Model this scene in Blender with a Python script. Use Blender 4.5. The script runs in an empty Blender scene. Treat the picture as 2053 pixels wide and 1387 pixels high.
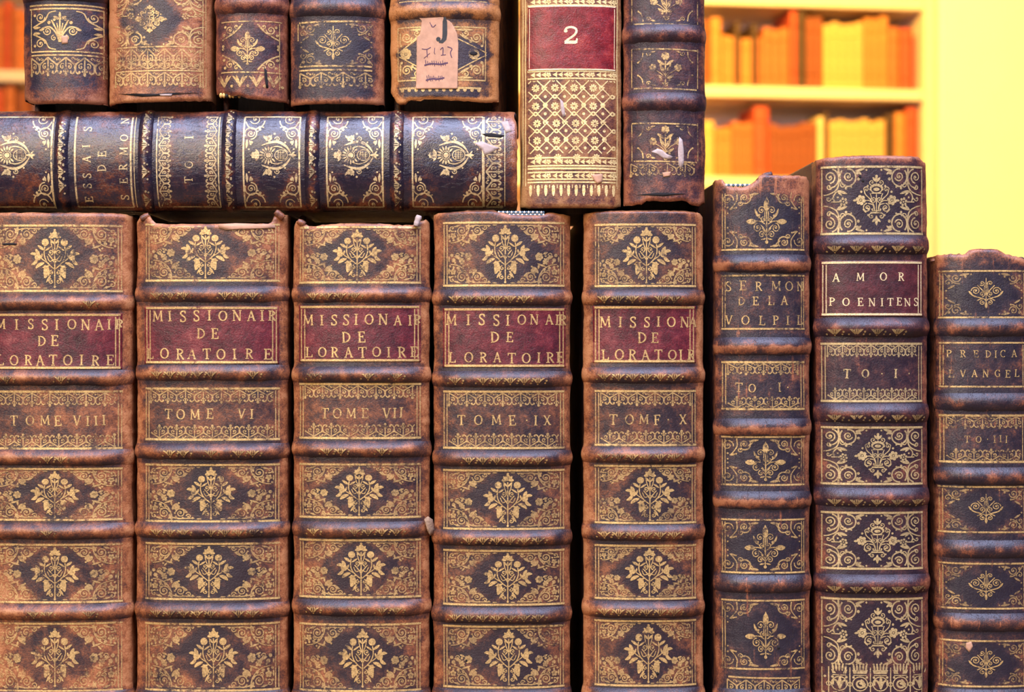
import bpy, bmesh, math, random
from mathutils import Vector, noise as MN

# ------------------------------------------------------------------ camera, world, lights, exposure
SC = bpy.context.scene
COL = SC.collection
S = 0.0002                    # metres per photo pixel on the plane of the spines (y = 0)
CAM_D = 0.70


def X(px): return (px - 1026.5) * S
def Z(py): return (693.5 - py) * S


cam_d = bpy.data.cameras.new('camera')
cam = bpy.data.objects.new('camera', cam_d)
COL.objects.link(cam)
cam.location = (0, -CAM_D, 0)
cam.rotation_euler = (math.pi / 2, 0, 0)
cam_d.sensor_width = 36
cam_d.lens = 36 * CAM_D / (2053 * S)
cam_d.clip_start = 0.02
cam_d.dof.use_dof = True
cam_d.dof.focus_distance = CAM_D + 0.001
cam_d.dof.aperture_fstop = 15.0
SC.camera = cam
SC.view_settings.view_transform = 'Standard'
SC.view_settings.look = 'None'
SC.view_settings.exposure = 0.0
SC.view_settings.gamma = 1.0
SC.view_settings.use_curve_mapping = False

world = bpy.data.worlds.new('world')
SC.world = world
world.use_nodes = True
world.node_tree.nodes['Background'].inputs[0].default_value = (0.75, 0.72, 0.8, 1)
world.node_tree.nodes['Background'].inputs[1].default_value = 0.10


def area(name, loc, target, size, size_y, energy, color):
    d = bpy.data.lights.new(name, 'AREA')
    d.shape = 'RECTANGLE'
    d.size = size
    d.size_y = size_y
    d.energy = energy
    d.color = color
    o = bpy.data.objects.new(name, d)
    COL.objects.link(o)
    o.location = loc
    v = Vector(target) - Vector(loc)
    o.rotation_euler = v.to_track_quat('-Z', 'Y').to_euler()
    return o


area('window_daylight', (0.15, -0.78, 1.35), (0, 0, 0.02), 1.7, 0.9, 84, (0.60, 0.66, 1.0))
area('room_lamp_front', (-0.9, -1.95, 0.95), (0, 0, 0), 1.1, 0.8, 56, (1.0, 0.79, 0.56))
area('alcove_lamp', (0.5, 3.3, 1.75), (0.6, 5.2, 0.7), 1.6, 0.5, 175, (1.0, 0.60, 0.095))

# ------------------------------------------------------------------ node helpers


def nnode(nt, typ, **kw):
    n = nt.nodes.new(typ)
    for k, v in kw.items():
        setattr(n, k, v)
    return n


def ramp(nt, src, stops):
    r = nnode(nt, 'ShaderNodeValToRGB')
    el = r.color_ramp.elements
    while len(el) > 1:
        el.remove(el[-1])
    el[0].position = stops[0][0]
    el[0].color = (*stops[0][1], 1) if hasattr(stops[0][1], '__len__') else (stops[0][1],) * 3 + (1,)
    for p, c in stops[1:]:
        e = el.new(p)
        e.color = (*c, 1) if hasattr(c, '__len__') else (c, c, c, 1)
    nt.links.new(src, r.inputs[0])
    return r.outputs[0]


def mathn(nt, op, a, b=None, clamp=False):
    n = nnode(nt, 'ShaderNodeMath', operation=op, use_clamp=clamp)
    for i, v in enumerate((a, b)):
        if v is None:
            continue
        if isinstance(v, (int, float)):
            n.inputs[i].default_value = v
        else:
            nt.links.new(v, n.inputs[i])
    return n.outputs[0]


def noisen(nt, vec, scale, detail=3.0, rough=0.6, off=0.0, stretch=(1, 1, 1)):
    m = nnode(nt, 'ShaderNodeMapping')
    m.inputs['Location'].default_value = (off, off * 0.7, off * 1.3)
    m.inputs['Scale'].default_value = stretch
    nt.links.new(vec, m.inputs[0])
    n = nnode(nt, 'ShaderNodeTexNoise')
    n.inputs['Scale'].default_value = scale
    n.inputs['Detail'].default_value = detail
    n.inputs['Roughness'].default_value = rough
    nt.links.new(m.outputs[0], n.inputs[0])
    return n.outputs[0]


def mixc(nt, f, a, b):
    n = nnode(nt, 'ShaderNodeMix', data_type='RGBA')
    for i, v in ((0, f), (6, a), (7, b)):
        if isinstance(v, (int, float)):
            n.inputs[i].default_value = v
        elif isinstance(v, tuple):
            n.inputs[i].default_value = (*v, 1)
        else:
            nt.links.new(v, n.inputs[i])
    return n.outputs[2]


def new_mat(name):
    m = bpy.data.materials.new(name)
    m.use_nodes = True
    nt = m.node_tree
    return m, nt, nt.nodes['Principled BSDF']


def leather_sockets(nt, c, seed, bias, axis, cracks):
    """colour socket, bump height socket and crack mask of one mottled old calf leather"""
    tc = nnode(nt, 'ShaderNodeTexCoord').outputs['Object']
    at = nnode(nt, 'ShaderNodeAttribute', attribute_name='wear').outputs['Fac']
    big = noisen(nt, tc, 55, 4, 0.65, seed)
    med = noisen(nt, tc, 230, 4, 0.7, seed + 3)
    fin = noisen(nt, tc, 1500, 3, 0.7, seed + 7)
    st = (1, 1, 0.06) if axis == 'V' else (0.06, 1, 1)
    stx = (1, 1, 0.17) if axis == 'V' else (0.17, 1, 1)
    crk = noisen(nt, tc, 620, 3, 0.55, seed + 11, st)
    crk2 = noisen(nt, tc, 260, 5, 0.6, seed + 13, stx)
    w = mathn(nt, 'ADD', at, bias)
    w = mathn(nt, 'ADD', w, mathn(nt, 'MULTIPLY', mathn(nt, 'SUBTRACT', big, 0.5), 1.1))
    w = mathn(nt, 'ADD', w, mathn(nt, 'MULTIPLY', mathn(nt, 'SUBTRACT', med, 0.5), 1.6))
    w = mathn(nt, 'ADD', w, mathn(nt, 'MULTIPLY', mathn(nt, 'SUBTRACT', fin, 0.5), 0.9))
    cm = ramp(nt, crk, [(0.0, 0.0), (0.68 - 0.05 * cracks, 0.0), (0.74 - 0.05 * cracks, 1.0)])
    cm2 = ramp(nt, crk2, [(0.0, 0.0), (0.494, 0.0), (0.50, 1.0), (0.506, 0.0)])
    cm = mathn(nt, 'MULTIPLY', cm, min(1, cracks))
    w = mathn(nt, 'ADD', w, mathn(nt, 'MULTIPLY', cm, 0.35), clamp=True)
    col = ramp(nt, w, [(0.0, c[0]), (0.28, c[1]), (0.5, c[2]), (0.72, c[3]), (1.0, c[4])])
    dk = mathn(nt, 'MULTIPLY', cm2, 0.10 + 0.28 * cracks)
    col = mixc(nt, dk, col, (0.03, 0.012, 0.008))
    h = mathn(nt, 'ADD', mathn(nt, 'MULTIPLY', med, 0.42), mathn(nt, 'MULTIPLY', fin, 0.5))
    h = mathn(nt, 'SUBTRACT', h, mathn(nt, 'MULTIPLY', cm2, 0.18 * cracks))
    return tc, at, col, h, cm, cm2, fin, med, big


def bumpn(nt, h, strength, dist):
    b = nnode(nt, 'ShaderNodeBump')
    b.inputs['Strength'].default_value = strength
    b.inputs['Distance'].default_value = dist
    nt.links.new(h, b.inputs['Height'])
    return b.outputs[0]


def leather(name, c, seed, bias=0.0, axis='V', cracks=0.5, rough=0.42, spec=0.5):
    m, nt, p = new_mat(name)
    tc, at, col, h, cm, cm2, fin, med, big = leather_sockets(nt, c, seed, bias, axis, cracks)
    nt.links.new(col, p.inputs['Base Color'])
    r = mathn(nt, 'ADD', mathn(nt, 'MULTIPLY', med, 0.35), rough - 0.17)
    nt.links.new(r, p.inputs['Roughness'])
    p.inputs['Specular IOR Level'].default_value = spec
    nt.links.new(bumpn(nt, h, 0.55, 0.0006), p.inputs['Normal'])
    return m


def gilt(name, c, seed, bias=0.0, axis='V', cracks=0.5, cover=0.5, gold=((0.34, 0.21, 0.075), (0.74, 0.50, 0.19)), rough=0.42):
    """gold leaf tooled into the same leather, rubbed away in places"""
    m, nt, p = new_mat(name)
    tc, at, col, h, cm, cm2, fin, med, big = leather_sockets(nt, c, seed, bias, axis, cracks)
    n1 = noisen(nt, tc, 620, 4, 0.7, seed + 21)
    n2 = noisen(nt, tc, 85, 3, 0.6, seed + 27)
    k = mathn(nt, 'ADD', mathn(nt, 'MULTIPLY', n1, 0.62), mathn(nt, 'MULTIPLY', n2, 0.62))
    k = mathn(nt, 'SUBTRACT', k, mathn(nt, 'MULTIPLY', mathn(nt, 'MAXIMUM', mathn(nt, 'SUBTRACT', at, 0.55), 0.0), 0.25))
    t = 0.62 - 0.22 * (cover - 0.5) * 2
    mask = ramp(nt, k, [(0.0, 0.0), (max(0.02, t - 0.09), 0.06), (t + 0.03, 1.0)])
    rb = nnode(nt, 'ShaderNodeAttribute', attribute_name='rub').outputs['Fac']
    mask = mathn(nt, 'MULTIPLY', mask, mathn(nt, 'SUBTRACT', 1.0, rb))
    mask = mathn(nt, 'SUBTRACT', mask, mathn(nt, 'MULTIPLY', cm, 0.45), clamp=True)
    mask = mathn(nt, 'SUBTRACT', mask, mathn(nt, 'MULTIPLY', cm2, 0.25 + 0.3 * cracks), clamp=True)
    g = ramp(nt, fin, [(0.3, gold[0]), (0.68, gold[1])])
    out = mixc(nt, mask, col, g)
    nt.links.new(out, p.inputs['Base Color'])
    nt.links.new(mathn(nt, 'MULTIPLY', mask, 0.35), p.inputs['Metallic'])
    p.inputs['Roughness'].default_value = rough
    nt.links.new(bumpn(nt, h, 0.5, 0.0006), p.inputs['Normal'])
    return m


def plain(name, color, rough=0.6, scale=200, var=0.3, bump=0.3, dist=0.0004, metallic=0.0, stretch=(1, 1, 1)):
    m, nt, p = new_mat(name)
    tc = nnode(nt, 'ShaderNodeTexCoord').outputs['Object']
    n = noisen(nt, tc, scale, 4, 0.65, 0.3, stretch)
    dark = tuple(v * (1 - var) for v in color)
    lite = tuple(min(1, v * (1 + var)) for v in color)
    nt.links.new(ramp(nt, n, [(0.25, dark), (0.75, lite)]), p.inputs['Base Color'])
    p.inputs['Roughness'].default_value = rough
    p.inputs['Metallic'].default_value = metallic
    nt.links.new(bumpn(nt, n, bump, dist), p.inputs['Normal'])
    return m


PAPER = plain('aged_paper', (0.46, 0.255, 0.15), 0.85, 240, 0.22, 0.4, 0.0003)
FRAY = plain('frayed_calf', (0.30, 0.19, 0.11), 0.9, 700, 0.4, 0.8, 0.0006)
PAPERW = plain('torn_paper', (0.40, 0.31, 0.27), 0.85, 500, 0.25, 0.6, 0.0004)
PAGES = plain('page_edges', (0.50, 0.38, 0.24), 0.85, 900, 0.35, 0.6, 0.0005, stretch=(6, 0.2, 0.2))
PAGESH = plain('page_edges_lying', (0.50, 0.38, 0.24), 0.85, 900, 0.35, 0.6, 0.0005, stretch=(0.2, 0.2, 6))
INK = plain('black_ink', (0.012, 0.014, 0.015), 0.6, 300, 0.3)
INKV = plain('faded_ink', (0.07, 0.03, 0.06), 0.8, 600, 0.4)
HOLE = plain('dark_hole', (0.006, 0.004, 0.004), 0.9, 300, 0.3)
THREADW = plain('pale_thread', (0.55, 0.52, 0.46), 0.8, 1500, 0.3)
THREADB = plain('blue_thread', (0.06, 0.11, 0.15), 0.8, 1500, 0.3)
THREADY = plain('yellow_thread', (0.62, 0.40, 0.12), 0.8, 1500, 0.3)

# ------------------------------------------------------------------ mesh helpers


def make_obj(name, verts, faces, mats, midx=None, wear=None, parent=None, smooth=True, rub=None):
    me = bpy.data.meshes.new(name)
    me.from_pydata(verts, [], faces)
    for m in mats:
        me.materials.append(m)
    if midx is not None:
        me.polygons.foreach_set('material_index', midx)
    if smooth:
        me.polygons.foreach_set('use_smooth', [True] * len(me.polygons))
    if wear is not None:
        a = me.attributes.new('wear', 'FLOAT', 'POINT')
        a.data.foreach_set('value', wear)
    if rub:
        a = me.attributes.new('rub', 'FLOAT', 'POINT')
        a.data.foreach_set('value', [rub.get(i, 0.0) for i in range(len(verts))])
    me.update()
    o = bpy.data.objects.new(name, me)
    COL.objects.link(o)
    if parent is not None:
        o.parent = parent
    return o


def tag(o, label, cat, group=None, kind=None):
    if label:
        o['label'] = label
    if cat:
        o['category'] = cat
    if group:
        o['group'] = group
    if kind:
        o['kind'] = kind
    return o


def lerp_pts(pts, x):
    if x <= pts[0][0]:
        return pts[0][1]
    for (x0, y0), (x1, y1) in zip(pts, pts[1:]):
        if x <= x1:
            if x1 - x0 < 1e-6:
                return y1
            return y0 + (y1 - y0) * (x - x0) / (x1 - x0)
    return pts[-1][1]


def sm(x):
    x = max(0.0, min(1.0, x))
    return x * x * (3 - 2 * x)


# ------------------------------------------------------------------ the book
K = 1.0114       # an outline seen 8 mm behind the crest of the spine


class Book:
    """canonical px frame: a runs across the spine, l runs from head to tail"""

    def __init__(s, kind, label, group, a0, a1, l0, l1, orient='V', bulge=0.008, n=2.6, seed=1, bands=(), band_h=0.0018, band_w=17,
                 top=None, bot=None, depth=0.125, mats=None, lean=(0, 0), darkzones=(), wearfn=None, cover_l=None, cover_a=None, flat=False):
        s.orient = orient
        if orient == 'V':
            s.a0 = 1026.5 + (a0 - 1026.5) * K
            s.a1 = 1026.5 + (a1 - 1026.5) * K
        else:
            s.a0 = -693.5 + (a0 + 693.5) * K
            s.a1 = -693.5 + (a1 + 693.5) * K
        s.l0, s.l1 = l0, l1
        s.B, s.n, s.seed = bulge, n, seed
        s.bands = list(bands)
        s.bh, s.bw = band_h, band_w
        s.topf = top or (lambda a: l0)
        s.botf = bot or (lambda a: l1)
        s.depth = depth
        s.lean = lean
        s.wearfn = wearfn
        s.diam = []
        s.mats = mats
        s.flat = flat
        s.head_inset = 12
        s.yj = 0.022 if orient == 'V' else 0.0135
        s.block_y = 0.045 if orient == 'V' else None
        ac = 0.5 * (s.a0 + s.a1)
        if orient == 'V':
            s.org = Vector((X(ac), 0.5 * depth, Z(l1)))
        else:
            s.org = Vector((X(0.5 * (l0 + l1)), 0.5 * depth, (s.a0 + 693.5) * S))
        s.root = bpy.data.objects.new(kind, None)
        s.root.empty_display_size = 0.01
        COL.objects.link(s.root)
        s.root.location = s.org
        tag(s.root, label, 'book', group)
        s.V, s.F, s.M, s.Wr, s.R = [], [], [], [], {}      # spine mesh
        s.cover_l = cover_l or (l0, l1)
        s.cover_a = cover_a or (s.a0, s.a1)

    def world(s, a, l, y):
        if s.orient == 'V':
            return Vector((X(a), y, Z(l))) - s.org
        return Vector((X(l), y, (a + 693.5) * S)) - s.org

    def edges(s, l):
        f = (l - s.l0) / (s.l1 - s.l0)
        j0 = 1.3 * MN.noise(Vector((s.seed * 3.1, l * 0.02, 0.5))) + 0.7 * MN.noise(Vector((s.seed * 3.1, l * 0.09, 3.5)))
        j1 = 1.3 * MN.noise(Vector((s.seed * 5.7, l * 0.02, 9.5))) + 0.7 * MN.noise(Vector((s.seed * 5.7, l * 0.09, 6.5)))
        return s.a0 + s.lean[0] * f + j0, s.a1 + s.lean[1] * f + j1

    def disp(s, a, l):
        v = 0.00022 * MN.noise(Vector((a * 0.012 + s.seed, l * 0.012, s.seed * 1.7)))
        v += 0.00007 * MN.noise(Vector((a * 0.06 + s.seed, l * 0.05, s.seed * 2.7)))
        # leather lifts a little towards every band
        for b in s.bands:
            d = abs(l - b)
            if d < 34:
                v += 0.00035 * sm(1 - d / 34.0)
        return v

    def P(s, a, l, off=0.0):
        e0, e1 = s.edges(l)
        c, hw = 0.5 * (e0 + e1), 0.5 * (e1 - e0)
        t = max(-0.9995, min(0.9995, (a - c) / hw))
        at = abs(t)
        d = math.sqrt(max(1e-9, 1 - at ** s.n))
        y = s.B * (1 - d)
        dyda = s.B * (s.n * at ** (s.n - 1)) / (2 * d) / (hw * S) * (1 if t > 0 else -1)
        # outward normal in the (a, y) plane
        ln = math.sqrt(1 + dyda * dyda)
        na, ny = dyda / ln, -1 / ln
        o = off + s.disp(a, l)
        # roll the ends back
        e = min(l - s.topf(a), s.botf(a) - l)
        if e < 7:
            y += 0.0010 * (1 - max(0, e) / 7.0) ** 2
        aa = c + t * hw
        return s.world(aa + na * o / S, l, y + ny * o)

    def wear(s, a, l):
        e0, e1 = s.edges(l)
        t = abs((a - 0.5 * (e0 + e1)) / (0.5 * (e1 - e0)))
        w = 0.30 + 0.42 * sm((t - 0.80) / 0.2)
        w += 0.16 * MN.noise(Vector((a * 0.02, l * 0.014, s.seed * 4.0)))
        e = min(l - s.topf(a), s.botf(a) - l)
        w += 0.35 * (1 - sm(e / 16.0))
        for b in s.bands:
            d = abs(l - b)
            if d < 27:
                w -= 0.30 * sm((27 - d) / 7.0) * (1 - 0.6 * sm((t - 0.85) / 0.15))  # grooves beside bands: dark dye plus groove shade put into the colour
        for (ca, cl, ra, rl) in s.diam:
            q = abs(a - ca) / ra + abs(l - cl) / rl
            if q < 1.15:
                w -= 0.27 * sm((1.15 - q) / 0.25)
            elif abs(l - cl) < rl and abs(a - ca) < ra * 1.6:
                w += 0.05
        if s.wearfn:
            w += s.wearfn(a, l)
        return w

    # -- spine surface
    def columns(s, n=44):
        out = []
        for i in range(n + 1):
            th = -math.pi / 2 + math.pi * i / n
            q = abs(math.sin(th)) ** (2.0 / s.n)
            out.append(math.copysign(min(q, 0.9995), th))
        return out

    def build_spine(s, step=3.0):
        cols = s.columns()
        rows = []
        l = s.l0
        # find the extremes of the ragged ends
        nr = int((s.l1 - s.l0) / step) + 1
        base = len(s.V)
        nc = len(cols) + 4
        grid = []
        for r in range(nr + 1):
            l = s.l0 + (s.l1 - s.l0) * r / nr
            grid.append(l)

        def rowverts(lf, back=0.0, wadd=0.0):
            idx = []
            for ci, t in enumerate(cols):
                lr = lf if not callable(lf) else None
                e0, e1 = s.edges(s.l0 if callable(lf) else lf)
                a = 0.5 * (e0 + e1) + t * 0.5 * (e1 - e0)
                ll = lf(a) if callable(lf) else min(max(lf, s.topf(a)), s.botf(a))
                p = s.P(a, ll)
                p.y += back
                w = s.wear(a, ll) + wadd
                if ci == 0:
                    for yy, ins in ((s.yj, 3.0), (s.B + 0.0018, 0.4)):
                        q = s.world(a + ins, ll, yy)
                        idx.append(len(s.V)); s.V.append(q); s.Wr.append(w)
                idx.append(len(s.V)); s.V.append(p); s.Wr.append(w)
                if ci == len(cols) - 1:
                    for yy, ins in ((s.B + 0.0018, 0.4), (s.yj, 3.0)):
                        q = s.world(a - ins, ll, yy)
                        idx.append(len(s.V)); s.V.append(q); s.Wr.append(w)
            return idx

        allrows = [rowverts(lambda a: s.topf(a) + 9, 0.0021, 0.2), rowverts(lambda a: s.topf(a) + 1.5, 0.0016, 0.25)]
        allrows += [rowverts(g) for g in grid]
        allrows += [rowverts(lambda a: s.botf(a) - 1.5, 0.0016, 0.25), rowverts(lambda a: s.botf(a) - 9, 0.0021, 0.2)]
        for r0, r1 in zip(allrows, allrows[1:]):
            for j in range(len(r0) - 1):
                q = [r1[j], r1[j + 1], r0[j + 1], r0[j]]
                # rows squeezed together at a ragged end collapse
                if (s.V[q[0]] - s.V[q[3]]).length < 1e-7 and (s.V[q[1]] - s.V[q[2]]).length < 1e-7:
                    continue
                s.F.append(q)
                s.M.append(0)

    def finish_spine(s):
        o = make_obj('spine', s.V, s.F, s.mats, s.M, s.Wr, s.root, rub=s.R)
        return o

    def build_bands(s, gold=None, knob=1.0):
        for bi, b in enumerate(s.bands):
            V, F, M, W = [], [], [], []
            cols = s.columns(40)
            rows = 14
            rnd = random.Random(s.seed * 91 + bi)
            hh = s.bh * rnd.uniform(0.88, 1.1)
            grid = []
            for r in range(rows + 1):
                u = -1 + 2 * r / rows
                row = []
                for ci, t in enumerate(cols):
                    wig = 1.0 * MN.noise(Vector((t * 2.2, b * 0.31, s.seed))) + 0.8 * MN.noise(Vector((t * 8, b * 0.31, s.seed)))
                    l = b + u * s.bw * (1 + 0.05 * wig) + wig
                    e0, e1 = s.edges(l)
                    a = 0.5 * (e0 + e1) + t * 0.5 * (e1 - e0)
                    prof = max(0.0, math.cos(u * math.pi / 2)) ** 0.85
                    h = hh * prof * (1 + 0.12 * wig) * (1 - 0.66 * sm((abs(t) - 0.62) / 0.38)) - 0.00016
                    p = s.P(a, l, h)
                    tt = abs(t)
                    w = 0.04 + 0.46 * prof ** 2 + 0.30 * MN.noise(Vector((a * 0.045, b * 0.7 + l * 0.05, s.seed * 3.0))) + 0.28 * sm((tt - 0.82) / 0.18) + 0.22 * MN.noise(Vector((a * 0.03, b, s.seed * 2.0)))
                    if s.wearfn:
                        w += 0.8 * s.wearfn(a, l)
                    if ci == 0 or ci == len(cols) - 1:
                        sgn = 1 if ci == 0 else -1
                        ext = []
                        for yy, ins in ((0.0132, 4.0), (s.B + 0.0022, -0.5 - 3.5 * prof)):
                            ext.append((s.world(a + sgn * ins, l, yy), w))
                        if ci == 0:
                            for q, ww in ext:
                                row.append(len(V)); V.append(q); W.append(ww)
                            row.append(len(V)); V.append(p); W.append(w)
                        else:
                            row.append(len(V)); V.append(p); W.append(w)
                            for q, ww in reversed(ext):
                                row.append(len(V)); V.append(q); W.append(ww)
                    else:
                        row.append(len(V)); V.append(p); W.append(w)
                grid.append(row)
            for r0, r1 in zip(grid, grid[1:]):
                for j in range(len(r0) - 1):
                    F.append([r1[j], r1[j + 1], r0[j + 1], r0[j]])
                    M.append(0)
            if gold:
                g = Gilt(s, lambda a, l, b=b, hh=hh: s.P(a, l, hh * 1.1 * max(0.0, math.cos(min(1, abs(l - b) / s.bw) * math.pi / 2)) ** 0.85 * (1 - 0.66 * sm((abs((a - 0.5 * sum(s.edges(l))) / (0.5 * (s.edges(l)[1] - s.edges(l)[0]))) - 0.62) / 0.38)) - 0.00005), V, F, M, W, 1)
                gold(g, b, rnd)
            make_obj('raised_band', V, F, s.mats, M, W, s.root, rub=g.R if gold else None)

    def box(s, name, a0, a1, l0, l1, y0, y1, mats, bev=0.0008, wear=0.35, splay=0.0):
        bm = bmesh.new()
        ps = [s.world(a + (splay if y == y1 else 0), l, y) for a in (a0, a1) for l in (l0, l1) for y in (y0, y1)]
        vs = [bm.verts.new(p) for p in ps]
        for f in ((0, 1, 3, 2), (4, 6, 7, 5), (0, 4, 5, 1), (2, 3, 7, 6), (0, 2, 6, 4), (1, 5, 7, 3)):
            bm.faces.new([vs[i] for i in f])
        bmesh.ops.recalc_face_normals(bm, faces=bm.faces)
        bmesh.ops.bevel(bm, geom=list(bm.edges), offset=bev, segments=3, profile=0.6, affect='EDGES')
        me = bpy.data.meshes.new(name)
        bm.to_mesh(me)
        bm.free()
        for m in mats:
            me.materials.append(m)
        at = me.attributes.new('wear', 'FLOAT', 'POINT')
        at.data.foreach_set('value', [wear] * len(me.vertices))
        me.polygons.foreach_set('use_smooth', [True] * len(me.polygons))
        o = bpy.data.objects.new(name, me)
        COL.objects.link(o)
        o.parent = s.root
        return o

    def build_body(s):
        """two boards and the leaves between them"""
        th = 13.0
        c0, c1 = s.cover_l
        ca0, ca1 = s.cover_a
        y0 = s.yj
        f0, f1 = (s.a0 + 3, s.a1 - 3) if s.orient == 'V' else (ca0, ca1)
        ins = s.head_inset
        s.box('back_cover', f0, f0 + th, c0, c1, y0, s.depth, [s.mats[0]], 0.0011, splay=ca0 - f0)
        s.box('front_cover', f1 - th, f1, c0, c1, y0, s.depth, [s.mats[0]], 0.0011, splay=ca1 - f1)
        s.box('text_block', f0 + th - 0.6, f1 - th + 0.6, c0 + ins, c1 - (8 if s.orient == 'V' else 12), s.block_y or s.B + 0.006, s.depth - 0.003, [PAGES if s.orient == 'V' else PAGESH], 0.0006)

    def patch(s, name, l0, l1, left, right, off, mat_list, draw=None, step=2.5, nacr=40, wear=0.35, wear_edge=0.3, under=0.0001, parent_only=True):
        """a thin sheet pasted over the spine: rows between two edge curves; then gilding or ink drawn on it"""
        V, F, M, W = [], [], [], []
        nr = max(2, int((l1 - l0) / step))
        rows = []
        for r in range(nr + 1):
            l = l0 + (l1 - l0) * r / nr
            la, ra = left(l), right(l)
            row = []
            for j in range(nacr + 1):
                f = j / nacr
                a = la + (ra - la) * f
                row.append(len(V))
                V.append(s.P(a, l, off))
                ed = min(f, 1 - f, r / nr, 1 - r / nr)
                W.append(wear + wear_edge * (1 - sm(ed / 0.06)))
            rows.append(row)
        for r0, r1 in zip(rows, rows[1:]):
            for j in range(nacr):
                F.append([r1[j], r1[j + 1], r0[j + 1], r0[j]])
                M.append(0)
        # thickness: rim down to the leather
        rim = rows[0] + [r[-1] for r in rows[1:]] + rows[-1][-2::-1] + [r[0] for r in rows[-2:0:-1]]
        low = []
        for i in rim:
            v = V[i].copy()
            v.y += off + 0.0001
            low.append(len(V)); V.append(v); W.append(wear)
        for i in range(len(rim)):
            j = (i + 1) % len(rim)
            F.append([rim[i], rim[j], low[j], low[i]])
            M.append(0)
        if draw:
            g = Gilt(s, lambda a, l: s.P(a, l, off + 0.00007), V, F, M, W, 1)
            draw(g)
        return make_obj(name, V, F, mat_list, M, W, s.root, rub=g.R if draw else None)


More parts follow.
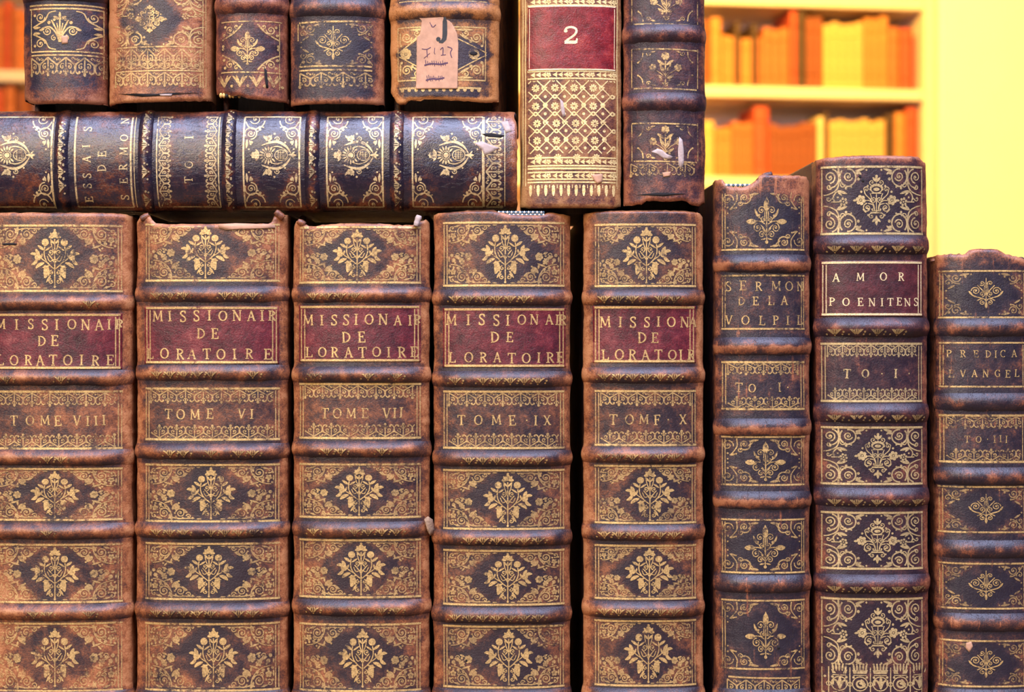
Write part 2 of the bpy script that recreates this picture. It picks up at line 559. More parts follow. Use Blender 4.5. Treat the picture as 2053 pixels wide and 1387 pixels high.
# ------------------------------------------------------------------ drawing with gold leaf
class Gilt:
    def __init__(s, book, P, V, F, M, W, mi, R=None):
        s.b, s.P, s.V, s.F, s.M, s.W, s.mi = book, P, V, F, M, W, mi
        s.R = R if R is not None else {}
        s.rub = 0.12
        s.T = None
        s.ws = 1.0
        s.keep = None

    def on(book, off=0.00009):
        return Gilt(book, lambda a, l: book.P(a, l, off), book.V, book.F, book.M, book.Wr, 1, book.R)

    def xf(s, x, y):
        if s.T is None:
            return x, y
        cx, cy, sx, sy, rot = s.T
        x, y = x * sx, y * sy
        if rot:
            c, n = math.cos(rot), math.sin(rot)
            x, y = x * c - y * n, x * n + y * c
        return cx + x, cy + y

    def vert(s, x, y):
        s.V.append(s.P(x, y))
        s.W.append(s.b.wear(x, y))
        s.R[len(s.V) - 1] = max(0.0, min(1.0, s.rub + 0.28 * MN.noise(Vector((x * 0.035, y * 0.035, s.b.seed * 1.3)))))
        return len(s.V) - 1

    def ok(s, x, y):
        if y < s.b.topf(x) + 3 or y > s.b.botf(x) - 3:
            return False
        return s.keep is None or s.keep(x, y)

    def face(s, idx, flip=False):
        p = [s.V[i] for i in idx]
        n = (p[1] - p[0]).cross(p[2] - p[0])
        if n.y > 0:
            idx = idx[::-1]
        s.F.append(list(idx))
        s.M.append(s.mi)

    def strip(s, pts, ws):
        """pts in local space, ws full widths in px"""
        q = [s.xf(*p) for p in pts]
        out, wo = [q[0]], [ws[0]]
        for i in range(1, len(q)):
            d = math.dist(q[i - 1], q[i])
            n = max(1, int(math.ceil(d / 4.0)))
            for k in range(1, n + 1):
                f = k / n
                out.append((q[i - 1][0] + (q[i][0] - q[i - 1][0]) * f, q[i - 1][1] + (q[i][1] - q[i - 1][1]) * f))
                wo.append(ws[i - 1] + (ws[i] - ws[i - 1]) * f)
        prev = None
        for i, (x, y) in enumerate(out):
            x0, y0 = out[max(0, i - 1)]
            x1, y1 = out[min(len(out) - 1, i + 1)]
            dx, dy = x1 - x0, y1 - y0
            L = math.hypot(dx, dy) or 1
            nx, ny = -dy / L, dx / L
            h = wo[i] * 0.5 * s.ws
            if not s.ok(x, y):
                prev = None
                continue
            a = s.vert(x + nx * h, y + ny * h)
            b = s.vert(x - nx * h, y - ny * h)
            if prev:
                s.face([prev[0], a, b, prev[1]])
            prev = (a, b)

    def line(s, x0, y0, x1, y1, w=2.4, w1=None):
        s.strip([(x0, y0), (x1, y1)], [w, w if w1 is None else w1])

    def curve(s, pts, w=2.2, w1=None, n=6, taper=False):
        """Catmull-Rom through pts"""
        w1 = w if w1 is None else w1
        P4 = [pts[0]] + list(pts) + [pts[-1]]
        out = []
        for i in range(1, len(P4) - 2):
            p0, p1, p2, p3 = P4[i - 1:i + 3]
            for k in range(n):
                t = k / n
                out.append(tuple(0.5 * ((2 * p1[j]) + (-p0[j] + p2[j]) * t + (2 * p0[j] - 5 * p1[j] + 4 * p2[j] - p3[j]) * t * t + (-p0[j] + 3 * p1[j] - 3 * p2[j] + p3[j]) * t ** 3) for j in (0, 1)))
        out.append(pts[-1])
        m = len(out) - 1
        ws = []
        for i in range(m + 1):
            f = i / m
            ww = w + (w1 - w) * f
            if taper:
                ww = max(0.6, w * math.sin(math.pi * min(1, max(0, 0.08 + 0.84 * f))))
            ws.append(ww)
        s.strip(out, ws)

    def disc(s, x, y, r, ry=None, n=None):
        ry = ry or r
        cx, cy = s.xf(x, y)
        if not s.ok(cx, cy):
            return
        n = n or (8 if r < 3.2 else 12)
        c = s.vert(cx, cy)
        ring = []
        for i in range(n):
            t = 2 * math.pi * i / n
            px, py = s.xf(x + r * math.cos(t), y + ry * math.sin(t))
            ring.append(s.vert(px, py))
        for i in range(n):
            s.face([c, ring[i], ring[(i + 1) % n]])

    def ring(s, x, y, r, w=2.0, ry=None, n=16, a0=0.0, a1=2 * math.pi):
        ry = ry or r
        pts = [(x + r * math.cos(a0 + (a1 - a0) * i / n), y + ry * math.sin(a0 + (a1 - a0) * i / n)) for i in range(n + 1)]
        s.strip(pts, [w] * (n + 1))

    def spiral(s, x, y, r, a0=0.0, turns=1.6, d=1, w=2.0, dot=True):
        """starts on the rim at angle a0, winds inwards"""
        n = int(11 * turns) + 3
        pts, ws = [], []
        for i in range(n + 1):
            f = i / n
            rr = r * (1 - 0.82 * f)
            t = a0 + d * f * turns * 2 * math.pi
            pts.append((x + rr * math.cos(t), y + rr * math.sin(t)))
            ws.append(w * (1 - 0.35 * f))
        s.strip(pts, ws)
        if dot:
            s.disc(x, y, max(1.0, r * 0.2))

    def leaf(s, x0, y0, x1, y1, w=5.0, bend=0.0):
        n = 6
        dx, dy = x1 - x0, y1 - y0
        pts, ws = [], []
        for i in range(n + 1):
            f = i / n
            b = bend * math.sin(math.pi * f)
            pts.append((x0 + dx * f - dy * b, y0 + dy * f + dx * b))
            ws.append(max(0.7, w * math.sin(math.pi * (0.06 + 0.88 * f)) ** 0.8))
        s.strip(pts, ws)

    def flower(s, x, y, r, n=6, petal=0.42, core=True):
        for i in range(n):
            t = 2 * math.pi * (i + 0.25) / n
            s.disc(x + r * 0.66 * math.cos(t), y + r * 0.66 * math.sin(t), r * petal, n=7)
        if core:
            s.disc(x, y, r * 0.22, n=6)

    def rosette(s, x, y, r, n=10):
        for i in range(n):
            t = 2 * math.pi * i / n
            s.leaf(x + r * 0.4 * math.cos(t), y + r * 0.4 * math.sin(t), x + r * math.cos(t), y + r * math.sin(t), r * 0.42)
        s.ring(x, y, r * 0.34, r * 0.16, n=8)

    # letters: strokes in a box one unit high, x centred
    def glyph(s, ch, cx, cy, h, rot=0.0, bold=1.0, sx=0.9):
        k, t = 0.158 * h * bold, 0.088 * h * bold
        old = s.T
        s.T = (cx, cy, sx, 1.0, rot)

        def L(x0, y0, x1, y1, w, w1=None):
            s.line(x0 * h, (y0 - 0.5) * h, x1 * h, (y1 - 0.5) * h, w, w1)

        def serif(x, y, w=0.19):
            L(x - w, y, x + w, y, t * 0.85)

        def arc(x, y, rx, ry, a0, a1, n=14):
            pts, ws = [], []
            for i in range(n + 1):
                a = math.radians(a0 + (a1 - a0) * i / n)
                pts.append(((x + rx * math.cos(a)) * h, (y - 0.5 + ry * math.sin(a)) * h))
                ws.append(t + (k - t) * abs(math.cos(a)) ** 1.5)
            s.strip(pts, ws)
        if ch == 'I':
            L(0, 0, 0, 1, k); serif(0, 0.03); serif(0, 0.97)
        elif ch == 'L':
            L(-0.2, 0, -0.2, 1, k); serif(-0.2, 0.03); L(-0.38, 0.96, 0.34, 0.96, t); L(0.32, 0.98, 0.34, 0.72, t * 1.4, t * 0.7)
        elif ch in 'EF':
            L(-0.2, 0, -0.2, 1, k); L(-0.38, 0.04, 0.28, 0.04, t); L(0.28, 0.0, 0.29, 0.24, t * 1.3, t * 0.7)
            L(-0.2, 0.48, 0.14, 0.48, t); L(0.13, 0.36, 0.13, 0.6, t)
            if ch == 'E':
                L(-0.38, 0.96, 0.32, 0.96, t); L(0.32, 1.0, 0.34, 0.74, t * 1.3, t * 0.7)
            else:
                serif(-0.2, 0.97)
        elif ch == 'T':
            L(0, 0, 0, 1, k); L(-0.38, 0.04, 0.38, 0.04, t); L(-0.37, 0.0, -0.39, 0.25, t * 1.3, t * 0.7); L(0.37, 0.0, 0.39, 0.25, t * 1.3, t * 0.7); serif(0, 0.97)
        elif ch == 'O':
            arc(0, 0.5, 0.39, 0.45, 0, 360, 22)
        elif ch in 'CG':
            arc(0.02, 0.5, 0.38, 0.45, -50, -310, 16)
            L(0.26, 0.04, 0.28, 0.28, t * 1.2)
            if ch == 'G':
                L(0.27, 0.56, 0.27, 0.92, k); L(0.12, 0.56, 0.38, 0.56, t)
        elif ch == 'D':
            L(-0.26, 0, -0.26, 1, k); arc(-0.24, 0.5, 0.6, 0.46, -90, 90, 14); serif(-0.26, 0.03, 0.14); serif(-0.26, 0.97, 0.14)
        elif ch in 'PR':
            L(-0.22, 0, -0.22, 1, k); serif(-0.24, 0.03, 0.16); serif(-0.22, 0.97); arc(-0.16, 0.27, 0.4, 0.23, -90, 90, 10)
            if ch == 'R':
                L(-0.02, 0.5, 0.32, 0.98, k * 0.95); L(0.28, 0.97, 0.42, 0.97, t)
        elif ch == 'S':
            pts = [(0.24, 0.2), (0.2, 0.07), (0.02, 0.03), (-0.18, 0.1), (-0.22, 0.26), (-0.08, 0.42), (0.12, 0.55), (0.24, 0.72), (0.2, 0.9), (0.0, 0.98), (-0.18, 0.93), (-0.25, 0.78)]
            s.curve([(x * h, (y - 0.5) * h) for x, y in pts], k * 0.82, n=3)
            L(0.25, 0.02, 0.25, 0.26, t); L(-0.26, 0.74, -0.26, 1.0, t)
        elif ch == 'A':
            L(0, 0, -0.34, 1, t * 1.1); L(-0.02, 0, 0.32, 1, k); L(-0.2, 0.64, 0.2, 0.64, t); serif(-0.34, 0.97, 0.13); serif(0.32, 0.97, 0.15)
        elif ch == 'V':
            L(-0.32, 0, 0, 1, k); L(0.32, 0, 0, 1, t * 1.1); serif(-0.32, 0.03, 0.15); serif(0.32, 0.03, 0.13)
        elif ch == 'M':
            L(-0.36, 0, -0.42, 1, t * 1.1); L(-0.36, 0, 0, 0.86, k * 0.9); L(0.36, 0, 0, 0.86, t); L(0.36, 0, 0.42, 1, k)
            serif(-0.42, 0.97, 0.14); serif(0.42, 0.97, 0.15); L(-0.5, 0.03, -0.3, 0.03, t); L(0.3, 0.03, 0.5, 0.03, t)
        elif ch == 'N':
            L(-0.32, 0, -0.32, 1, t * 1.1); L(0.32, 0, 0.32, 1, t * 1.1); L(-0.34, 0, 0.32, 1, k); serif(-0.34, 0.03, 0.15); serif(-0.32, 0.97, 0.14); serif(0.32, 0.03, 0.14)
        elif ch == 'X':
            L(-0.3, 0, 0.3, 1, k); L(0.3, 0, -0.3, 1, t * 1.1)
            for x in (-0.3, 0.3):
                serif(x, 0.03, 0.13); serif(x, 0.97, 0.13)
        elif ch == '2':
            pts = [(-0.28, 0.26), (-0.2, 0.08), (0.02, 0.01), (0.24, 0.1), (0.28, 0.3), (0.14, 0.52), (-0.12, 0.74), (-0.28, 0.9)]
            n = len(pts)
            s.curve([(x * h, (y - 0.5) * h) for x, y in pts], k * 0.75, n=4)
            s.disc(-0.24 * h, (0.24 - 0.5) * h, k * 0.55)
            L(-0.3, 0.9, 0.26, 0.9, k * 1.1); L(0.27, 0.96, 0.32, 0.68, t * 1.3, t)
        elif ch == '.':
            s.disc(0, 0.02 * h, 0.09 * h)
        s.T = old

    def text(s, items, y, h, seed=0, **kw):
        rnd = random.Random(seed + int(y))
        for ch, x in items:
            s.glyph(ch, x, y + rnd.uniform(-1, 1), h * rnd.uniform(0.96, 1.05), rot=rnd.uniform(-0.05, 0.05), **kw)


# ------------------------------------------------------------------ tooled ornaments (all hand drawn in px about a centre)
def both(fn):
    for m in (-1, 1):
        fn(m)


def motif_bouquet(g, cx, cy, k=1.0, ky=1.0):
    g.ws = 0.92
    g.T = (cx, cy, k, k * ky, 0)
    g.curve([(0, 52), (0, 20), (0, -10), (0, -36)], 2.6)
    g.disc(0, -45, 5.5, 6.5); g.disc(0, -53, 2.6)
    g.leaf(-3, -38, -12, -39, 7, 0.2); g.leaf(3, -38, 12, -39, 7, -0.2)
    g.leaf(-2, -40, -9, -48, 6); g.leaf(2, -40, 9, -48, 6)

    def h(m):
        g.leaf(m * 1, -27, m * 9, -36, 4.4)
        g.curve([(0, -8), (m * 5, -20), (m * 8, -32)], 2.0)
        g.disc(m * 19, -30, 7.2)
        g.curve([(m * 2, 20), (m * 15, 8), (m * 21, -6), (m * 20, -22)], 2.4)
        g.leaf(m * 21, -15, m * 34, -24, 6)
        g.leaf(m * 19, -14, m * 7, -22, 4)
        g.spiral(m * 8, -11, 5.4, math.pi / 2, 1.2, m, 2.2)
        g.curve([(0, 10), (m * 5, 2), (m * 13, -8)], 2.2)
        g.curve([(m * 1, 2), (m * 10, 6), (m * 15, -4)], 1.8)
        # tulip at the side
        g.curve([(m * 12, 10), (m * 22, 4), (m * 30, -3)], 2.2)
        g.disc(m * 34, -2, 6.5)
        g.leaf(m * 31, -4, m * 38, -17, 8); g.leaf(m * 36, -5, m * 49, -8, 7, -0.15 * m); g.leaf(m * 36, 0, m * 47, 12, 7.5, 0.2 * m)
        g.leaf(m * 27, -1, m * 25, -9, 4)
        g.leaf(m * 21, 9, m * 38, 19, 8, -0.1 * m)
        g.leaf(m * 10, 14, m * 25, 18, 4.5)
        # big lower leaf
        g.leaf(m * 20, 13, m * 20, 38, 12, 0.12 * m)
        g.leaf(m * 13, 17, m * 12, 34, 5)
        g.spiral(m * 6, 27, 4.6, -math.pi / 2, 1.1, m, 2.2)
        g.leaf(m * 8, 32, m * 17, 46, 4.6)
        g.spiral(m * 7, 44, 5.4, -math.pi / 2, 1.2, m, 2.4)
    both(h)
    g.disc(0, 54, 2.4)
    g.T = None
    g.ws = 1.0


def corner_flowers(g, x, y, mx, my, k=1.0, ky=1.0, side=True):
    g.rub = 0.42 + 0.22 * MN.noise(Vector((x * 0.011, y * 0.013, g.b.seed)))
    g.T = (x, y, k * mx, k * my * ky, 0)
    g.curve([(46, 1), (44, 14), (36, 28), (22, 37), (6, 40)], 3.2, 1.8)
    g.leaf(46, 0, 40, 12, 6)
    g.curve([(38, 3), (46, 5), (56, 3)], 3)
    g.spiral(30, 14, 11.5, 0.2, 1.7, 1, 2.6)
    g.spiral(63, 14, 10, 2.9, 1.6, -1, 2.6)
    g.curve([(53, 8), (58, 3), (72, 3), (92, 3)], 3.4, 1.6)
    g.spiral(80, 7, 5.5, 3.0, 1.1, -1, 2.4)
    g.disc(88, 4, 2.6); g.disc(74, 16, 2.4)
    g.leaf(46, 22, 58, 34, 9); g.disc(58, 27, 4.5); g.disc(52, 14, 2.2)
    g.flower(11, 25, 6.5, 5); g.spiral(9, 9, 6.5, 1.0, 1.1, 1, 2.4)
    g.disc(22, 32, 3.4); g.disc(33, 29, 3.2); g.disc(16, 15, 2.2); g.disc(20, 4, 2.6); g.disc(4, 36, 2.6)
    g.leaf(30, 35, 48, 41, 4)
    g.leaf(66, 24, 78, 15, 4); g.leaf(12, 6, 26, 2, 3.4); g.disc(40, 20, 2.4); g.disc(68, 4, 2.2); g.leaf(96, 2, 106, 2, 2.6)
    g.spiral(24, 24, 4.6, 0.5, 1.1, 1, 2.0); g.leaf(2, 20, 2, 32, 3.4); g.disc(60, 35, 2.2); g.leaf(36, 40, 30, 47, 3.6)
    g.leaf(46, 30, 44, 40, 4.2); g.disc(12, 34, 2.6); g.disc(28, 41, 2.2); g.disc(54, 22, 2.4); g.disc(3, 14, 2.4)
    if side:
        g.leaf(2, 44, 2, 56, 3.4); g.disc(15, 43, 2.4); g.leaf(36, 60, 26, 64, 4.4); g.disc(30, 57, 2.8); g.disc(34, 46, 2.4)
        g.flower(44, 55, 8.2, 6, 0.44)
        g.curve([(34, 40), (26, 46), (22, 58)], 2.6)
        g.leaf(30, 50, 14, 56, 6); g.disc(12, 48, 4.2); g.disc(8, 58, 3.6); g.spiral(20, 58, 5, 0, 1.1, 1, 2)
        g.leaf(34, 52, 24, 44, 4.6)
    g.T = None
    g.rub = 0.12


def panel_rules(g, x0, x1, y0, y1, w=4.2, sides=2, top=True, bottom=True, sw=2.0, gap=6):
    g.rub = 0.0
    if top:
        g.line(x0, y0, x1, y0, w)
    if bottom:
        g.line(x0, y1, x1, y1, w)
    for i in range(sides):
        g.rub = 0.25
        g.line(x0 + 2 + i * gap, y0 + 4, x0 + 2 + i * gap, y1 - 3, sw)
        g.line(x1 - 2 - i * gap, y0 + 4, x1 - 2 - i * gap, y1 - 3, sw)
    g.rub = 0.12


def panel_missionary(b, g, x0, x1, y0, y1, mx=None, top=True, lost=()):
    h = y1 - y0
    cx = mx if mx else 0.5 * (x0 + x1)
    cy = 0.5 * (y0 + y1)
    ky = h / 118.0
    b.diam.append((cx, cy, (x1 - x0) * 0.36, h * 0.56))
    panel_rules(g, x0, x1, y0, y1, top=top)
    motif_bouquet(g, cx, cy, 1.0, min(1.08, ky * 1.0) * 0.98)
    kk = min(1.0, (x1 - x0) / 262.0)
    for sx, xx in ((1, x0 + 10), (-1, x1 - 10)):
        corner_flowers(g, xx, y1 - 3, sx, -1, kk, ky, True)
        corner_flowers(g, xx, y0 + 3, sx, 1, kk, ky * 0.94, False)


def lace(g, x0, x1, y, d, unit=33.0, hgt=30.0, phase=0.5, w=2.0):
    """running lacework roll hanging from the line y; d=1 hangs down, -1 stands up"""
    g.rub = 0.34
    k = hgt / 30.0
    n = int((x1 - x0) / unit) + 2
    old = g.keep
    g.keep = lambda a, l: x0 - 0.5 <= a <= x1 + 0.5 and (old is None or old(a, l))
    for i in range(n):
        cx = x0 + (i + phase - 0.5) * unit
        g.T = (cx, y, unit / 33.0, d * k, 0)
        for m in (-1, 1):
            g.line(0, 2, m * 14, 11, 2.5 * w / 2)
            g.line(m * 14, 11, m * 16.5, 13, 3.2 * w / 2)
            g.spiral(m * 6.5, 15, 4.6, -math.pi / 2 - m * 0.6, 1.1, m, 2.1 * w / 2)
            g.disc(m * 3.6, 22, 1.7)
        g.line(0, 2, 0, 23, 2.2 * w / 2)
        g.disc(0, 26, 2.6, 3.4)
        g.leaf(-3.5, 19, 3.5, 19, 2.2)
        g.T = (cx + unit * 0.5, y, unit / 33.0, d * k, 0)
        g.line(0, 11, 0, 22, 4.2 * w / 2, 3.0 * w / 2)
        for m in (-1, 1):
            g.curve([(0, 20), (m * 4, 25), (m * 8, 24)], 2.4 * w / 2)
            g.disc(m * 7.6, 23, 2.1)
        for m in (-1, 1):
            g.spiral(m * 4.5, 4, 2.6, 0, 0.9, m, 1.5 * w / 2, False)
        g.disc(0, 5, 1.8)
    g.T = None
    g.rub = 0.12
    g.keep = old


def lace_panel(g, x0, x1, y0, y1, unit=33, hgt=30, sides=2):
    panel_rules(g, x0, x1, y0, y1, 4.4, sides)
    lace(g, x0 + 12, x1 - 12, y0 + 1, 1, unit, hgt, 0.5)
    lace(g, x0 + 12, x1 - 12, y1 - 1, -1, unit, hgt, 1.0)


def band_leaves(dens=0.55, side=0, w=1.0, x0f=0.12, x1f=0.88, unit=32, both_sides=False):
    def fn(g, b, rnd):
        bk = g.b
        a0, a1 = bk.a0, bk.a1
        wd = a1 - a0
        n = int(wd * (x1f - x0f) / unit)
        for i in range(n):
            if rnd.random() > dens:
                continue
            cx = a0 + wd * x0f + (i + 0.5) * unit
            yy = b + side
            g.rub = rnd.uniform(0.05, 0.5)
            g.T = (cx, yy, 1, 1, 0)
            g.leaf(-2, 6, -12, -4, 4.2 * w, 0.12); g.leaf(2, 6, 12, -4, 4.2 * w, -0.12)
            g.line(0, -5, 0, 5, 2.0 * w)
            g.disc(-14, 6, 1.9); g.disc(14, 6, 1.9); g.disc(16, 1, 2.2); g.disc(0, 8, 1.8)
            g.leaf(-5, 3, -3, -5, 2); g.leaf(5, 3, 3, -5, 2)
            g.T = None
    return fn


def motif_vase(g, cx, cy, k=1.0, ky=1.0):
    g.ws = 0.78
    g.T = (cx, cy, k, k * ky, 0)
    g.leaf(0, -36, 0, -51, 7); g.disc(0, -49, 3)
    g.curve([(0, 26), (0, 0), (0, -14)], 2.2)
    g.ring(0, -22, 12, 2.6, 7.5); g.disc(0, -22, 7, 3.6)
    for i in range(9):
        t = math.pi * (1 + i / 8)
        g.disc(13 * math.cos(t), -22 + 10 * math.sin(t), 2.6)
    g.line(-11, -14, 11, -14, 2.6)

    def h(m):
        g.leaf(m * 2, -38, m * 8, -47, 5.4)
        g.spiral(m * 10, -36, 6, math.pi / 2, 1.1, -m, 2.4)
        g.disc(m * 19, -29, 2.4); g.disc(m * 33, -17, 2.6); g.disc(m * 18, 18, 2.2); g.disc(m * 18, 31, 2.2); g.disc(m * 9, 19, 2)
        g.curve([(m * 4, 22), (m * 6, 10), (m * 14, -2), (m * 24, -12), (m * 27, -22)], 2.6)
        g.spiral(m * 22, -22, 6, 0 if m > 0 else math.pi, 1.2, -m, 2.4)
        g.curve([(m * 13, 0), (m * 11, -6), (m * 14, -14)], 2.2)
        g.curve([(m * 8, 6), (m * 16, 1), (m * 24, 1)], 2.4)
        g.flower(m * 34, 0, 10.5, 6, 0.4); g.ring(m * 34, 0, 7, 1.8)
        g.leaf(m * 42, 0, m * 51, 1, 6)
        g.spiral(m * 6.5, -1, 5.8, math.pi / 2, 1.2, m, 2.3)
        g.curve([(m * 4, 22), (m * 8, 10), (m * 18, 7)], 2.4)
        g.spiral(m * 20, 16, 9.5, -math.pi / 2, 1.5, m, 2.8)
        g.leaf(m * 22, 26, m * 30, 18, 4)
        g.spiral(m * 11, 33, 6, -math.pi / 2, 1.2, m, 2.6)
        g.leaf(m * 1, 38, m * 9, 45, 6)
    both(h)
    g.line(-13, 26, 13, 26, 4)
    g.line(-10, 22, 10, 22, 2)
    g.leaf(0, 32, 0, 52, 8)
    g.T = None
    g.ws = 1.0


def corner_scrolls(g, x, y, mx, my, k=1.0, ky=1.0, side=True):
    g.rub = 0.24 + 0.22 * MN.noise(Vector((x * 0.011, y * 0.013, g.b.seed)))
    g.T = (x, y, k * mx, k * my * ky, 0)
    g.line(27, 0, 27, 10, 3)
    g.curve([(27, 2), (29, 22), (24, 38), (10, 46), (0, 48)], 3.6, 2)
    g.ring(11, 18, 17, 2.8, a0=-1.3, a1=1.6)
    g.spiral(11, 16, 11, 1.5, 1.5, -1, 2.8)
    g.spiral(10, 33, 5.6, 0, 1.1, 1, 2.4)
    g.ring(47, 16, 17, 3, a0=1.3, a1=3.9)
    g.ring(46, 17, 15, 3, a0=-1.7, a1=1.5)
    g.spiral(46, 15, 9, 0.3, 1.5, 1, 2.8)
    g.spiral(35, 29, 6, 0, 1.1, 1, 2.4)
    g.leaf(60, 6, 78, 2, 5); g.leaf(64, 6, 72, 12, 4.5); g.disc(64, 9, 3.4); g.disc(82, 4, 2)
    g.disc(66, 20, 3); g.disc(42, 36, 2.6); g.disc(52, 34, 1.8)
    g.leaf(26, 40, 44, 46, 5.4); g.leaf(24, 40, 34, 49, 4)
    if side:
        g.flower(37, 60, 8.6, 6, 0.30, True)
        g.line(14, 60, 30, 60, 2.4)
        g.curve([(24, 42), (18, 50), (20, 60)], 2.6)
        g.spiral(9, 54, 5, 0, 1, 1, 2.2); g.disc(17, 54, 2.2); g.disc(26, 52, 2)
    g.T = None
    g.rub = 0.12


def panel_amor(b, g, x0, x1, y0, y1, mx, top=True, bottom=True):
    h = y1 - y0
    cy = 0.5 * (y0 + y1)
    ky = h / 118.0
    b.diam.append((mx, cy, 80, h * 0.5))
    panel_rules(g, x0, x1, y0, y1, 4.4, 1, top=top, bottom=bottom, sw=2.4)
    motif_vase(g, mx, cy, 0.92, min(1.06, ky))
    for sx, xx in ((1, x0 + 5), (-1, x1 - 5)):
        corner_scrolls(g, xx, y1 - 2, sx, -1, 1.0, ky, False)
        corner_scrolls(g, xx, y0 + 2, sx, 1, 1.0, ky, True)


def motif_buds(g, cx, cy, k=1.0, ky=1.0):
    g.ws = 0.78
    g.T = (cx, cy, k, k * ky, 0)
    g.curve([(0, 42), (0, 10), (0, -24)], 3)
    g.leaf(0, -18, 0, -42, 15); g.leaf(0, -34, 0, -45, 4)

    def h(m):
        g.spiral(m * 11, -19, 8, math.pi * (0 if m < 0 else 1), 1.4, m, 2.6)
        g.curve([(m * 3, 2), (m * 4, -8), (m * 3.5, -18)], 2.2)
        g.leaf(m * 12, -2, m * 25, -22, 6, 0.1 * m)
        g.curve([(m * 3, 8), (m * 12, 3), (m * 24, 2)], 2.6)
        g.leaf(m * 22, 3, m * 43, 3, 14)
        g.disc(m * 16, -9, 2.8)
        g.spiral(m * 7, -1, 5.4, -math.pi / 2, 1.2, m, 2.4)
        g.curve([(m * 2, 22), (m * 8, 14), (m * 14, 9)], 2.2)
        g.spiral(m * 19, 15, 9, -math.pi / 2, 1.45, m, 2.8)
        g.leaf(m * 1, 25, m * 10, 15, 3); g.leaf(m * 1, 31, m * 9, 21, 3)
        g.spiral(m * 10, 28, 6.4, -math.pi / 2, 1.2, m, 2.6)
        g.leaf(m * 2, 36, m * 12, 38, 4)
    both(h)
    g.disc(0, 43, 3.4); g.disc(0, 10, 2.4)
    g.T = None
    g.ws = 1.0


def corner_single(g, x, y, mx, my, k=1.0):
    g.rub = 0.36 + 0.22 * MN.noise(Vector((x * 0.011, y * 0.013, g.b.seed)))
    g.T = (x, y, k * mx, k * my, 0)
    g.curve([(22, 0), (23, 16), (16, 28), (8, 36)], 2.8, 1.6)
    g.spiral(4, 15, 12, 0.2, 1.4, -1, 2.2)
    g.ring(39, 12, 12, 2.8, a0=-0.8, a1=2.4)
    g.spiral(38, 12, 8, 2.4, 1.5, 1, 2.6)
    g.leaf(48, 6, 68, 3, 5); g.leaf(46, 16, 56, 8, 3.4)
    g.spiral(29, 24, 5.6, 0, 1.1, 1, 2.2); g.disc(21, 33, 2)
    g.leaf(8, 36, 20, 33, 4.2); g.disc(4, 44, 1.8); g.disc(4, 32, 2.2)
    g.T = None
    g.rub = 0.12


def panel_sermon(b, g, x0, x1, y0, y1, mx, top=True, k=1.0, motif=None, corner=None):
    h = y1 - y0
    cy = 0.5 * (y0 + y1)
    b.diam.append((mx, cy, (x1 - x0) * 0.42, h * 0.52))
    panel_rules(g, x0, x1, y0, y1, 3.6, 2, top=top, sw=1.8, gap=5)
    (motif or motif_buds)(g, mx, cy, k, min(1.1, h / 104.0))
    for sx, xx in ((1, x0 + 8), (-1, x1 - 8)):
        for sy, yy in ((-1, y1 - 3), (1, y0 + 3)):
            (corner or corner_single)(g, xx, yy, sx, sy, k)


def motif_lyre(g, cx, cy, k=1.0, ky=1.0):
    g.ws = 0.78
    g.T = (cx, cy, k, k * ky, 0)
    g.curve([(0, 32), (0, 0), (0, -40)], 2.0)

    def h(m):
        g.spiral(m * 9, -27, 6.4, math.pi / 2 * 1.6, 1.3, m, 2.2)
        g.curve([(0, 2), (m * 4, -10), (m * 3, -22)], 1.8)
        g.line(m * 5, -6, m * 19, -22, 2.6)
        g.spiral(m * 23, -8, 10, 0 if m > 0 else math.pi, 1.6, -m, 2.4)
        g.curve([(0, 14), (m * 14, 9), (m * 28, 4), (m * 36, -6)], 2.6, 3.4)
        g.leaf(m * 30, 3, m * 38, -8, 5)
        g.spiral(m * 9, 0, 7, math.pi / 2, 1.4, m, 2.2)
        g.curve([(0, 16), (m * 8, 11), (m * 20, 16)], 3.2, 2)
        g.spiral(m * 8, 21, 6.4, -math.pi / 2, 1.3, m, 2.4)
    both(h)
    g.leaf(0, 20, 0, 35, 7)
    g.T = None
    g.ws = 1.0


def corner_small(g, x, y, mx, my, k=1.0):
    g.rub = 0.55 + 0.22 * MN.noise(Vector((x * 0.011, y * 0.013, g.b.seed)))
    g.T = (x, y, k * mx, k * my, 0)
    g.spiral(24, 12, 10, 0, 1.4, 1, 2.4)
    g.spiral(9, 22, 8, 0.4, 1.2, -1, 2)
    g.leaf(32, 6, 52, 3, 5); g.disc(44, 9, 2.8); g.disc(10, 8, 3.4); g.leaf(8, 36, 22, 28, 4); g.disc(30, 25, 2.4); g.disc(5, 40, 2); g.disc(56, 4, 2)
    g.curve([(2, 2), (16, 20), (30, 26)], 2)
    g.T = None
    g.rub = 0.12


